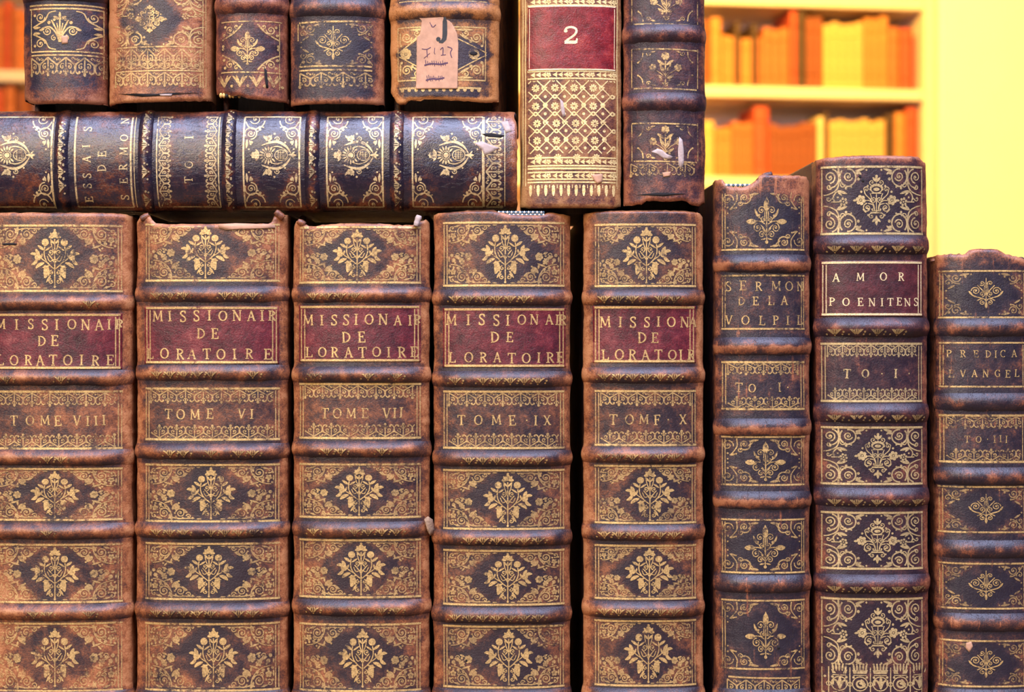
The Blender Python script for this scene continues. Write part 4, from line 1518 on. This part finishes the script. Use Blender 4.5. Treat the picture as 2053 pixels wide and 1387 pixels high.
g.text([('T', -360), ('O', -330), ('I', -275)], 378, 17, 4)
lace(g, A0, A1, 972, 1, 34, 38, w=2.6)
g.line(A0, 970, A1, 970, 3); g.line(A0, 1012, A1, 1012, 1.6)
bh.build_spine(); bh.finish_spine()
bh.build_bands(gold=band_leaves(0.8, 0, 1.0, 0.05, 0.98, 26))
bh.build_body()
on_spine(bh, 'scuffed_patch', [(-268, 965), (-266, 985), (-271, 1012), (-276, 1004), (-273, 975)], HOLE, 0.00014, thick=0.0001)
on_spine(bh, 'torn_scrap', [(-287, 950), (-283, 966), (-290, 984), (-296, 1000), (-305, 988), (-312, 972), (-299, 966)], PAPERW, 0.00012, thick=0.0001)
on_spine(bh, 'torn_scrap', [(-242, 1004), (-240, 1018), (-262, 1026), (-266, 1014)], PAPERW, 0.00016, thick=0.0001)

# ================================================================== UPPER ROW, standing on the lying book
UB = 693.5 - 0.0957 / S        # px height of the plane they stand on
TOPGROUP = 'small volumes standing on the lying book'
# the first
m = mats('small_black_volume', C_BLUE, 71, 0.0, 'V', 0.4, 0.66)
u = Book('leather_book', 'small black leather book with a gilt palmette, leftmost of the upper row', TOPGROUP, 47, 213, -420, 209, bulge=0.010, n=2.2, seed=71, bands=[-14, -180, -340], mats=m, depth=0.10,
         bot=ragged([(44, 196), (52, 203), (70, 208), (190, 207), (214, 203)], 1.2, 71), wearfn=lambda a, l: 0.35 * sm((l - 168) / 22) + 0.15 * sm((70 - a) / 20),
         cover_l=(-421, UB), cover_a=(41, 213))
g = Gilt.on(u)
u.diam.append((122, 55, 90, 50))
g.line(56, 10, 204, 10, 3.2); g.line(56, 17, 204, 17, 3.2); g.line(60, 103, 204, 103, 3); g.line(60, 110, 204, 110, 3)
g.line(60, 18, 60, 103, 2); g.line(200, 18, 200, 155, 2)
motif_palmette(g, 120, 58)
for sx, xx in ((1, 62), (-1, 202)):
    for sy, yy in ((-1, 101), (1, 20)):
        g.T = (xx, yy, sx, sy, 0)
        g.spiral(18, 14, 10, 0, 1.5, 1, 2.4); g.curve([(2, 34), (14, 28), (28, 20), (36, 6), (50, 2)], 3.4, 2); g.disc(6, 10, 3); g.leaf(4, 36, 18, 34, 5)
        g.T = None
lace(g, 60, 204, 112, 1, 36, 42, w=2.6)
u.build_spine(); u.finish_spine(); u.build_bands(); u.build_body()
on_spine(u, 'torn_scrap', [(123, 72), (136, 71), (136, 87), (124, 88)], PAPER, 0.0002, thick=0.0001)
# the second
m = mats('pink_brown_volume', C_MISS, 82, 0.13, 'V', 0.4, 0.60)
u = Book('leather_book', 'small pinkish brown leather book with faded gold lozenge and a cracked foot', TOPGROUP, 218, 424, -460, 205, bulge=0.0095, n=2.4, seed=82, bands=[-90, -240, -380], mats=m, depth=0.105,
         bot=ragged([(216, 208), (235, 206), (330, 204), (400, 200), (424, 196)], 2.0, 82), wearfn=lambda a, l: 0.22 * sm((245 - a) / 24) + 0.1, cover_l=(-461, UB), cover_a=(214.2, 427))
g = Gilt.on(u)
u.diam.append((300, 38, 62, 75))
u.diam.append((300, 38, 62, 75))
motif_vase(g, 300, 38, 0.68, 0.8)
for sx, xx in ((1, 226), (-1, 406)):
    corner_scrolls(g, xx, 92, sx, -1, 0.95, 0.9, False)
    corner_scrolls(g, xx, -20, sx, 1, 0.95, 0.9, True)
g.line(228, 95, 404, 92, 3); g.line(228, 143, 404, 140, 2.6); g.line(403, -10, 403, 174, 2); g.line(408, -10, 408, 174, 1.6)
lace(g, 228, 404, 94, 1, 34, 46, w=2.6); lace(g, 228, 404, 94 + 46, -1, 34, 24, 0.5, w=2)
lace(g, 228, 404, 143, 1, 34, 32, w=2.6)
u.build_spine(); u.finish_spine(); u.build_bands(); u.build_body()
on_spine(u, 'split_leather', [(232, 186), (290, 190), (340, 186), (396, 184), (340, 191), (285, 194)], HOLE, 0.0002, thick=0.0001)
on_spine(u, 'torn_scrap', [(320, 189), (345, 188), (344, 192), (322, 192)], PAPERW, 0.0003, thick=0.0002)
# the third
m = mats('narrow_red_volume', C_PLUM, 93, 0.20, 'V', 0.4, 0.55)
u = Book('leather_book', 'narrow reddish leather book with a striped endband showing at its foot', TOPGROUP, 433, 576, -400, 201, bulge=0.0095, n=2.2, seed=93, bands=[6, -130, -270], band_w=21, mats=m, depth=0.10,
         bot=ragged([(430, 184), (436, 186), (480, 192), (500, 198), (560, 203), (578, 198)], 1.5, 93), cover_l=(-401, UB), cover_a=(428.2, 577))
g = Gilt.on(u)
u.diam.append((495, 94, 60, 62))
motif_buds(g, 496, 95, 0.8, 0.95)
g.line(441, 43, 562, 42, 2); g.line(441, 144, 562, 145, 2.6); g.line(558, 45, 558, 178, 1.6)
for sx, xx in ((1, 442), (-1, 560)):
    for sy, yy in ((-1, 143), (1, 45)):
        g.T = (xx, yy, sx, sy, 0)
        g.spiral(18, 14, 9, 0, 1.5, 1, 2.6); g.spiral(32, 8, 5.5, 0, 1.2, 1, 2.2); g.curve([(2, 34), (14, 28), (30, 18), (44, 3)], 3); g.disc(6, 24, 3); g.disc(8, 8, 3); g.disc(4, 46, 3)
        g.T = None
for i in range(4):
    cx = 448 + i * 33
    g.leaf(cx, 174, cx - 15, 152, 6, 0.1); g.leaf(cx, 174, cx + 15, 152, 6, -0.1); g.leaf(cx, 168, cx - 8, 150, 4); g.leaf(cx, 168, cx + 8, 150, 4); g.disc(cx + 16, 172, 3)
u.build_spine(); u.finish_spine(); u.build_bands(); u.build_body()
headband(u, 437, 480, 189, 7, [THREADY, THREADY, INK], 4.5, 0.0035)
on_spine(u, 'split_leather', [(529, 135), (534, 140), (537, 175), (533, 176), (530, 155)], HOLE, 0.0002, thick=0.0001)
# the fourth
m = mats('small_navy_volume', C_DARK, 104, -0.04, 'V', 0.5, 0.52)
u = Book('leather_book', 'small dark navy leather book with a worn gilt sprig, left of the labelled one', TOPGROUP, 583, 770, -430, 208, bulge=0.0095, n=2.4, seed=104, bands=[14, -150, -300], band_w=20, mats=m, depth=0.105,
         bot=ragged([(580, 209), (760, 207), (772, 203)], 1.5, 104), wearfn=lambda a, l: 0.32 * sm((l - 188) / 12) + 0.25 * sm((a - 740) / 16), cover_l=(-431, UB), cover_a=(578.2, 775))
g = Gilt.on(u)
u.diam.append((668, 88, 70, 60))
motif_lyre(g, 668, 88, 0.95, 0.95)
g.line(598, 44, 745, 42, 3.6); g.line(598, 132, 745, 132, 3.4); g.line(598, 140, 745, 140, 3.4); g.line(596, 46, 596, 80, 2.2)
for sx, xx in ((1, 598), (-1, 748)):
    for sy, yy in ((-1, 131), (1, 45)):
        corner_small(g, xx, yy, sx, sy, 0.95)
lace(g, 600, 745, 143, 1, 44, 34, w=2.6)
u.build_spine(); u.finish_spine(); u.build_bands(); u.build_body()
# the fifth, with the paper label
m = mats('tan_labelled_volume', C_TAN, 115, 0.06, 'V', 0.4, 0.60)
u = Book('leather_book', 'tan leather book with a torn paper label marked J, fifth of the upper row', TOPGROUP, 783, 1000, -470, 205, bulge=0.0095, n=2.5, seed=115, bands=[20, -150, -310], band_w=19, mats=m, depth=0.11,
         bot=ragged([(781, 180), (790, 196), (798, 208), (814, 208), (819, 199), (842, 202), (848, 198), (980, 204), (1000, 198)], 2.2, 115), cover_l=(-471, UB), cover_a=(776.2, 1042.5),
         wearfn=lambda a, l: 0.30 * sm((802 - a) / 12) + 0.30 * sm((a - 976) / 10) + 0.4 * sm((l - 188) / 10) - 0.45 * sm((12 - abs(l - 186)) / 6) * sm((a - 805) / 10) * sm((965 - a) / 10))
g = Gilt.on(u)
u.diam.append((890, 106, 105, 44)); u.diam.append((890, 106, 105, 44))
g.line(797, 54, 973, 54, 2.4); g.line(797, 160, 973, 160, 3); g.line(800, 176, 965, 176, 4); g.line(797, 54, 797, 160, 2); g.line(973, 54, 973, 160, 2)
g.flower(813, 107, 11, 8); g.flower(950, 107, 11, 8); g.line(797, 105, 835, 78, 2.4); g.line(797, 110, 835, 132, 2.4); g.line(975, 108, 918, 140, 2.4); g.line(975, 104, 915, 76, 2.4)
for sx, xx in ((1, 798), (-1, 972)):
    for sy, yy in ((-1, 158), (1, 56)):
        g.T = (xx, yy, sx, sy, 0)
        g.spiral(17, 18, 10.5, 0, 1.7, 1, 3); g.spiral(38, 10, 7, 0, 1.3, 1, 2.6); g.leaf(4, 8, 4, 34, 4); g.disc(28, 26, 3.4); g.disc(6, 34, 3); g.leaf(24, 3, 60, 3, 5); g.leaf(30, 24, 50, 12, 5)
        g.T = None
for i in range(12):
    g.disc(806 + i * 14, 180, 3.6)
g.line(800, 3, 975, 3, 4)
u.build_spine(); u.finish_spine(); u.build_bands(); u.build_body()


def draw_J(g):
    g.strip([(892, 34), (892, 44), (892, 68), (891, 78), (886, 84), (880, 84)], [3, 9, 9.5, 9, 7, 4])
    g.disc(879, 79, 4.6)
    g.mi = 2
    for p, w in (([(865, 50), (868, 55), (874, 50)], 1.6), ([(862, 45), (866, 54)], 1.2), ([(846, 98), (856, 99), (864, 95)], 1.6), ([(856, 99), (857, 115)], 1.6),
                 ([(872, 96), (871, 106), (873, 109)], 1.2), ([(883, 100), (888, 96), (888, 110)], 1.8), ([(884, 111), (894, 110)], 1.5), ([(897, 94), (906, 98), (903, 106), (906, 116)], 1.8), ([(850, 117), (862, 107)], 1.2)):
        g.curve(p, w)
    for y, x0, x1 in ((128, 851, 898), (158, 854, 891)):
        g.curve([(x0, y + 3), (x0 + 14, y), (x1 - 14, y + 1), (x1, y - 2)], 3)
        rn = random.Random(int(y))
        for i in range(10):
            x = x0 + 2 + (x1 - x0 - 4) * i / 10
            hgt = rn.uniform(3, 8)
            g.line(x, y - hgt, x + 1.5, y + rn.uniform(2, 6), 1.3)


lab = u.patch('paper_label', 27, 178, lambda l: lerp_pts([(27, 836), (33, 834), (37, 842), (42, 846), (70, 842), (74, 836), (180, 834)], l) + 0.8 * MN.noise(Vector((l * 0.2, 1, 1))),
        lambda l: lerp_pts([(27, 886), (38, 890), (42, 900), (47, 906), (56, 911), (70, 917), (88, 919), (178, 917)], l) + 0.8 * MN.noise(Vector((l * 0.2, 5, 1))), 0.0004, [PAPER, INK, INKV], draw_J, wear=0.2)
hole(u, 949, 106, 8, 4.5)

# ================================================================== THE TWO TALL BOOKS OF THE UPPER ROW
m = mats('gilt_smooth_volume', C_GILT, 126, 0.16, 'V', 0.25, 0.80, gold=((0.66, 0.44, 0.15), (1.0, 0.80, 0.38)))
u = Book('leather_book', 'smooth gilt-tooled book with a crimson label marked 2', None, 1043, 1245, -480, 417, bulge=0.0075, n=3.0, seed=126, bands=[], mats=m, depth=0.125,
         bot=ragged([(1040, 413), (1060, 417), (1230, 418), (1246, 412)], 0.8, 126), cover_l=(-482, 420.4), cover_a=(1045.5, 1248))
g = Gilt.on(u)
gx0, gx1 = 1058, 1236


def roll(y0, y1):
    g.line(gx0, y0, gx1, y0, 3.2); g.line(gx0, y1, gx1, y1, 3.2)
    yc = (y0 + y1) / 2
    x = gx0 + 6
    k = 0
    while x < gx1 - 6:
        if k % 4 == 3:
            g.flower(x + 3, yc, 5.0, 5)
        else:
            g.leaf(x, yc, x + 9, yc - 5, 3.4, 0.15); g.leaf(x, yc, x + 9, yc + 5, 3.4, -0.15); g.disc(x + 8, yc, 1.8)
        x += 11
        k += 1


roll(-4, 10); roll(142, 157); roll(316, 332); roll(345, 359)
g.line(gx0, 338, gx1, 338, 3); g.line(gx0, 365, gx1, 365, 3); g.line(gx0, 336, gx1, 336, 1)
for x in (1049, 1054, 1238):
    g.line(x, -10, x, 372, 2)
cw, chh = 38.5, 34.5
g.rub = 0.10
for r in range(5):
    yy = 176 + r * chh
    for c in range(6):
        xx = 1074 + c * cw + (r // 2) * 3
        if xx < gx0 + 6:
            continue
        if xx < gx1 - 8:
            if c % 1 == 0:
                g.rosette(xx + cw / 2 if False else xx, yy + (2 if r else 0), 8.2, 9)
old = g.keep
g.keep = lambda a, l: gx0 + 1 <= a <= gx1 - 1 and 160 <= l <= 309
for r in range(-1, 6):
    yy = 176 + (r + 0.5) * chh
    for c in range(-1, 6):
        xx = 1074 + (c + 0.5) * cw + (r // 2) * 3
        d = 15.5
        # lozenge with a pearl, joined to its neighbours by little knots
        for (x0, y0, x1, y1) in ((-d, 0, 0, -d), (0, -d, d, 0), (d, 0, 0, d), (0, d, -d, 0)):
            ex, ey = (x1 - x0) * 0.22, (y1 - y0) * 0.22
            g.line(xx + x0 - ex, yy + y0 - ey, xx + x1 + ex, yy + y1 + ey, 2.2)
        g.disc(xx, yy, 3.1)
        g.ring(xx + cw / 2, yy, 4.2, 1.8, n=8)
        g.ring(xx, yy + chh / 2, 4.2, 1.8, n=8)
g.keep = old
for i in range(12):
    x = 1064 + i * 15.2
    g.leaf(x, 370, x, 393, 6.5); g.disc(x, 374, 3.2); g.line(x + 7.6, 370, x + 7.6, 377, 1.6)
u.build_spine(step=5); u.finish_spine()
lm = leather('crimson_label_leather', C_RED2, 127, 0.12, 'V', 0.2, 0.34)
gm = gilt('number_gold_leaf', C_RED2, 127, 0.1, 'V', 0.1, 0.98, gold=((0.75, 0.55, 0.28), (1.0, 0.82, 0.52)))


def draw_two(g):
    g.glyph('2', 1144, 71, 34, sx=1.2, bold=1.1)
    panel_rules(g, 1060, 1234, 12, 139, 2.6, 1, sw=1.6)


u.patch('number_label', 11, 141, lambda l: 1059, lambda l: 1235, 0.0002, [lm, gm], draw_two, wear=0.25, wear_edge=0.15)
u.build_body()
on_spine(u, 'scuffed_patch', [(1123, 198), (1129, 204), (1134, 232), (1129, 236), (1124, 220)], PAPERW, 0.00016, thick=0.0001)
on_spine(u, 'torn_scrap', [(1185, 350), (1208, 348), (1208, 364), (1198, 369), (1190, 360)], PAPER, 0.0003, thick=0.0002)
# the neighbour
m = mats('ribbed_dark_volume', C_PLUM, 137, -0.01, 'V', 0.7, 0.46)
u = Book('leather_book', 'dark ribbed leather book with flower sprigs and torn foot, right of the one marked 2', None, 1250, 1413, -500, 414, bulge=0.0085, n=2.3, seed=137, bands=[66, 203, -70, -210, -350], band_h=0.0017, band_w=19, mats=m, depth=0.12,
         bot=ragged([(1248, 408), (1262, 411), (1290, 409), (1296, 402), (1340, 404), (1372, 401), (1386, 410), (1404, 412), (1414, 404)], 2.0, 137), wearfn=lambda a, l: 0.22 * sm((l - 355) / 12) + 0.12 * sm((1270 - a) / 20), cover_l=(-502, 420.4), cover_a=(1249.2, 1415))
g = Gilt.on(u)
for (y0, y1, mx) in ((-40, 47, 1336), (97, 176, 1334), (246, 322, 1334)):
    g.line(1268, y0, 1400, y0 + 3, 3.0); g.line(1272, y1, 1398, y1 + 3, 3.0); g.line(1268, y0, 1268, y1, 1.8); g.line(1400, y0, 1400, y1, 1.8)
    motif_sprig(g, mx, 0.5 * (y0 + y1) + 4)
    for sx, xx in ((1, 1270), (-1, 1399)):
        for sy, yy in ((-1, y1 - 1), (1, y0 + 2)):
            g.T = (xx, yy, sx, sy, 0)
            g.curve([(12, 24), (18, 16), (20, 4)], 2.4); g.spiral(30, 8, 5, 0, 1.2, 1, 2.2); g.leaf(34, 6, 44, 4, 3.4); g.disc(10, 25, 2)
            g.T = None
lace(g, 1266, 1392, 325, 1, 36, 30)
u.build_spine(); u.finish_spine(); u.build_bands(); u.build_body()
on_spine(u, 'torn_scrap', [(1305, 304), (1318, 298), (1328, 301), (1337, 309), (1349, 314), (1344, 320), (1330, 318), (1318, 309)], PAPERW, 0.00012, thick=0.0001)
on_spine(u, 'torn_scrap', [(1362, 274), (1368, 280), (1371, 300), (1371, 325), (1366, 340), (1360, 330), (1359, 300)], PAPERW, 0.0002, thick=0.0001)
on_spine(u, 'torn_scrap', [(1328, 346), (1345, 344), (1343, 353), (1330, 355)], PAPER, 0.00025, thick=0.0002)
on_spine(u, 'split_leather', [(1276, 390), (1320, 386), (1375, 388), (1330, 393)], HOLE, 0.00022, thick=0.0001)

# ================================================================== TABLE, ROOM, LIT BOOKCASE BEHIND
def box_mesh(name, mn, mx, mat, parent=None, bev=0.004, rotz=0.0, org=None, segs=2):
    bm = bmesh.new()
    bmesh.ops.create_cube(bm, size=1.0)
    for v in bm.verts:
        v.co = Vector(((mn[0] + mx[0]) / 2 + v.co.x * (mx[0] - mn[0]), (mn[1] + mx[1]) / 2 + v.co.y * (mx[1] - mn[1]), (mn[2] + mx[2]) / 2 + v.co.z * (mx[2] - mn[2])))
    if bev:
        bmesh.ops.bevel(bm, geom=list(bm.edges), offset=bev, segments=segs, affect='EDGES')
    me = bpy.data.meshes.new(name)
    bm.to_mesh(me); bm.free()
    me.materials.append(mat)
    o = bpy.data.objects.new(name, me)
    COL.objects.link(o)
    if parent:
        o.parent = parent
    return o


WOOD = plain('table_wood', (0.16, 0.075, 0.035), 0.45, 12, 0.4, 0.2, 0.001, stretch=(1, 9, 9))
FLOORM = plain('floor_boards', (0.22, 0.12, 0.06), 0.5, 6, 0.35, 0.2, 0.001, stretch=(8, 1, 1))
WALLM = plain('plaster_wall', (0.84, 0.82, 0.78), 0.9, 9, 0.02, 0.05, 0.001)
SHELFM = plain('cream_painted_wood', (0.82, 0.66, 0.56), 0.5, 30, 0.05, 0.05, 0.001)
CEIL = plain('ceiling_plaster', (0.8, 0.78, 0.75), 0.9, 9, 0.03, 0.05, 0.001)

FLOOR_Z = TABLE_Z - 0.75
tb = bpy.data.objects.new('table', None); COL.objects.link(tb); tb.location = (0, 0.10, FLOOR_Z)
tag(tb, 'dark wooden table under the stacked old books', 'table')
box_mesh('tabletop', (-0.75, -0.30, 0.72), (0.75, 0.30, 0.75 - 0.0001), WOOD, tb, 0.003)
for sx in (-1, 1):
    for sy in (-1, 1):
        x, y = sx * 0.69, sy * 0.25
        box_mesh('leg', (x - 0.025, y - 0.025, 0.0), (x + 0.025, y + 0.025, 0.7199), WOOD, tb, 0.003)
    box_mesh('apron', (sx * 0.69 - 0.01, -0.224, 0.62), (sx * 0.69 + 0.01, 0.224, 0.7195), WOOD, tb, 0.001)

TH = math.radians(8.2)
O = Vector((1.388, 5.2, 0))
U = Vector((math.cos(TH), math.sin(TH), 0))
N = Vector((math.sin(TH), -math.cos(TH), 0))      # towards the camera


def place_frame(o, u=0.0, n=0.0, z=0.0):
    p = O + U * u + N * n
    o.location = (p.x, p.y, z)
    o.rotation_euler = (0, 0, TH)
    return o


def S_(o):
    o['kind'] = 'structure'
    return o


S_(box_mesh('floor', (-4.2, -3.2, FLOOR_Z - 0.05), (4.6, 6.6, FLOOR_Z), FLOORM, None, 0))
CZ = FLOOR_Z + 2.9
S_(box_mesh('ceiling', (-4.2, -3.2, CZ), (4.6, 6.6, CZ + 0.05), CEIL, None, 0))
# back wall: the bookcase stands in a recess, the wall beside it is flush with its front
bw = S_(box_mesh('wall_back', (-4.4, 0.36, FLOOR_Z), (0.20, 0.44, CZ), WALLM, None, 0))
place_frame(bw)
bw = S_(box_mesh('wall_recess', (0.055, -0.02, FLOOR_Z), (3.4, 0.36, CZ), WALLM, None, 0.01))
bw.name = 'wall_right'
place_frame(bw)

bc = bpy.data.objects.new('bookcase', None); COL.objects.link(bc)
place_frame(bc, 0, 0, FLOOR_Z)
tag(bc, 'tall cream painted bookcase built in beside the bright yellow wall, out of focus', 'bookcase')
BW = 4.0
for x0 in (-BW, -2.05, -0.0):
    box_mesh('side_panel', (x0 + 0.006, 0.0, 0), (x0 + 0.046, 0.32, 2.62), SHELFM, bc, 0.004)
box_mesh('back_panel', (-BW + 0.05, 0.322, 0), (0.04, 0.335, 2.62), SHELFM, bc, 0)
LEV = [-0.33, -0.03, 0.27, 0.563, 0.8656, 1.172, 1.47]
for z in LEV:
    zz = z - FLOOR_Z
    box_mesh('shelf', (-BW + 0.0475, 0.004, zz - 0.036), (-2.0455, 0.3215, zz), SHELFM, bc, 0.003)
    box_mesh('shelf', (-2.0025, 0.004, zz - 0.036), (0.0045, 0.3215, zz), SHELFM, bc, 0.003)

BGM = {
    'yellow': plain('yellow_cloth', (0.68, 0.37, 0.13), 0.7, 60, 0.2, 0.3, 0.0008),
    'orange': plain('orange_cloth', (0.50, 0.13, 0.04), 0.7, 60, 0.25, 0.3, 0.0008),
    'light orange': plain('light_orange_cloth', (0.56, 0.20, 0.055), 0.7, 60, 0.25, 0.3, 0.0008),
    'red': plain('red_cloth', (0.50, 0.07, 0.03), 0.7, 60, 0.2, 0.3, 0.0008),
    'rust': plain('rust_cloth', (0.27, 0.065, 0.022), 0.7, 60, 0.25, 0.3, 0.0008),
    'dark brown': plain('dark_brown_cloth', (0.07, 0.03, 0.015), 0.7, 60, 0.25, 0.3, 0.0008),
    'cream': plain('cream_cloth', (0.80, 0.56, 0.30), 0.7, 60, 0.1, 0.3, 0.0008),
}


def shelf_book(u0, u1, z, h, colour, label, group=None, d=0.19, tilt=0.0):
    """rounded spine, two boards, leaves set back from the edges; one small far mesh"""
    w = (u1 - u0) * 0.965
    prof = []
    n = 8
    for i in range(n + 1):
        t = math.pi * i / n
        prof.append((-w / 2 * math.cos(t), -0.16 * w * math.sin(t)))
    V, F, M = [], [], []
    outer = prof + [(w / 2, d), (w / 2 - 0.003, d), (w / 2 - 0.003, 0.006), (-w / 2 + 0.003, 0.006), (-w / 2 + 0.003, d), (-w / 2, d)]
    k = len(outer)
    for zz in (0, h):
        for x, y in outer:
            V.append((x, y, zz))
    for i in range(k):
        j = (i + 1) % k
        F.append([i, j, k + j, k + i]); M.append(0)
    # caps of the case as two small ngons
    F.append(list(range(k))[::-1]); M.append(0)
    F.append(list(range(k, 2 * k))); M.append(0)
    b0 = len(V)
    for zz in (0.005, h - 0.006):
        for x, y in ((-w / 2 + 0.0032, 0.004), (w / 2 - 0.0032, 0.004), (w / 2 - 0.0032, d - 0.005), (-w / 2 + 0.0032, d - 0.005)):
            V.append((x, y, zz))
    for f in ((0, 1, 5, 4), (1, 2, 6, 5), (2, 3, 7, 6), (3, 0, 4, 7), (3, 2, 1, 0), (4, 5, 6, 7)):
        F.append([b0 + i for i in f]); M.append(1)
    # two raised cords across the spine
    for cz in (0.2, 0.8):
        c0 = len(V)
        for zz, out in ((cz * h - 0.004, 0), (cz * h, 0.003), (cz * h + 0.004, 0)):
            for x, y in prof:
                V.append((x * (1 + out * 4), y - out - 0.0002, zz))
        m_ = n + 1
        for r in range(2):
            for i in range(n):
                F.append([c0 + r * m_ + i, c0 + r * m_ + i + 1, c0 + (r + 1) * m_ + i + 1, c0 + (r + 1) * m_ + i]); M.append(0)
    o = make_obj('shelf_book', V, F, [BGM[colour], PAGES], M, None, None, smooth=False)
    place_frame(o, 0.5 * (u0 + u1), -0.035, z + 0.0006)
    if tilt:
        o.rotation_euler = (0, tilt, TH)
    tag(o, label, 'book', group)
    return o


def at_u(px, dist=5.9):
    """distance along the bookcase front at which a photo column falls"""
    k = (px - 1026.5) * S / CAM_D
    # solve camera ray against the bookcase front line
    # (O + U*u).x = k * ((O+U*u).y + CAM_D)
    return (k * (O.y + CAM_D) - O.x) / (U.x - k * U.y)


def hz(px, py):
    uu = at_u(px)
    yy = (O + U * uu).y + CAM_D
    return (693.5 - py) * S / CAM_D * yy


def run(row, z, items, gname):
    for it in items:
        p0, p1, top, colour = it[:4]
        nn = it[4] if len(it) > 4 else 1
        desc = it[5]
        for i in range(nn):
            q0 = p0 + (p1 - p0) * i / nn
            q1 = p0 + (p1 - p0) * (i + 1) / nn
            u0, u1 = at_u(q0), at_u(q1)
            rnd = random.Random(int(q0) * 7 + row)
            h = hz(0.5 * (q0 + q1), top) - z + (rnd.uniform(-0.008, 0.008) if nn > 1 else 0)
            h = max(0.10, min(0.262, h))
            shelf_book(u0, u1, z, h, colour, desc, (gname + ', ' + colour + ' ones') if nn > 1 else None)


ZU, ZL, ZT = LEV[4], LEV[3], LEV[5]
run(1, ZU, [
    (1372, 1408, 42, 'rust', 2, 'rust coloured book on the upper background shelf, nearly hidden by the ribbed dark book'),
    (1410, 1428, 38, 'rust', 1, 'rust book on the upper background shelf, next to the dark ribbed book in front'),
    (1430, 1452, 32, 'light orange', 1, 'tall light orange book on the upper background shelf, near its left end in view'),
    (1453, 1478, 66, 'light orange', 2, 'blurred low light orange book on the upper background shelf, left of the thin dark ones'),
    (1479, 1490, 40, 'dark brown', 1, 'left one of two thin dark books on the upper background shelf'),
    (1491, 1513, 78, 'light orange', 2, 'blurred low light orange book between the two thin dark ones, upper background shelf'),
    (1514, 1525, 44, 'dark brown', 1, 'right one of two thin dark books on the upper background shelf'),
    (1526, 1535, 72, 'orange', 1, 'low orange book right of the two thin dark ones, upper background shelf'),
    (1536, 1588, 55, 'orange', 3, 'blurred orange book left of the tall dark book on the upper background shelf'),
    (1590, 1604, 12, 'red', 1, 'tall red book beside the tall dark one on the upper background shelf'),
    (1605, 1622, 8, 'dark brown', 1, 'tall dark brown book, darkest on the upper background shelf'),
    (1623, 1655, 30, 'rust', 2, 'blurred rust book right of the tall dark book on the upper background shelf'),
    (1657, 1738, 42, 'yellow', 5, 'blurred yellow book in the wide pale run on the upper background shelf'),
    (1740, 1788, 34, 'light orange', 3, 'blurred light orange book right of the pale run on the upper background shelf'),
    (1789, 1812, 52, 'orange', 1, 'orange book second from the right end of the upper background shelf'),
    (1813, 1838, 54, 'red', 1, 'red book at the right end of the upper background shelf'),
], 'blurred books on the upper background shelf')
run(2, ZL, [
    (1378, 1412, 236, 'yellow', 2, 'yellow book on the lower background shelf, nearly hidden by the ribbed dark book'),
    (1414, 1438, 240, 'yellow', 1, 'yellow book at the left end in view of the lower background shelf'),
    (1440, 1472, 250, 'light orange', 2, 'blurred light orange book near the left of the lower background shelf'),
    (1473, 1516, 240, 'orange', 3, 'blurred orange book left of the red one on the lower background shelf'),
    (1517, 1548, 212, 'red', 1, 'tall red book on the lower background shelf, left of the rust run'),
    (1549, 1643, 248, 'rust', 6, 'blurred rust book in the dark run on the lower background shelf'),
    (1646, 1658, 232, 'cream', 1, 'cream book right of the rust run on the lower background shelf'),
    (1659, 1668, 222, 'dark brown', 1, 'thin dark book right of the cream one on the lower background shelf'),
    (1669, 1782, 238, 'yellow', 7, 'blurred yellow book in the pale run on the lower background shelf'),
    (1784, 1800, 226, 'dark brown', 1, 'dark brown book near the right end of the lower background shelf'),
    (1801, 1824, 224, 'light orange', 1, 'light orange book near the right end of the lower background shelf'),
    (1825, 1846, 214, 'red', 1, 'red book at the right end of the lower background shelf'),
], 'blurred books on the lower background shelf')
run(3, ZT, [
    (1430, 1470, -170, 'light orange', 2, 'light orange book on the topmost shelf'),
    (1640, 1700, -160, 'yellow', 3, 'yellow book on the topmost shelf'),
][:0], 'x')
run(4, ZU, [
    (-46, -22, -20, 'rust', 1, 'rust book left of the frame edge on the upper background shelf'),
    (-20, 2, 6, 'orange', 1, 'orange book at the far left edge on the upper background shelf'),
    (3, 18, -2, 'red', 1, 'tall red book at the far left on the upper background shelf'),
    (19, 44, 14, 'orange', 1, 'orange book touching the small black book outline, upper background shelf'),
    (45, 60, 6, 'rust', 1, 'rust book peeping left of the small black book, upper background shelf'),
][1:4], 'left')
run(5, ZL, [
    (-20, 4, 176, 'red', 1, 'red book at the far left edge on the lower background shelf'),
    (5, 26, 168, 'orange', 1, 'orange book above the lying book at the far left of the background'),
    (27, 50, 182, 'rust', 1, 'rust book beside the small black book, lower background shelf'),
], 'left')
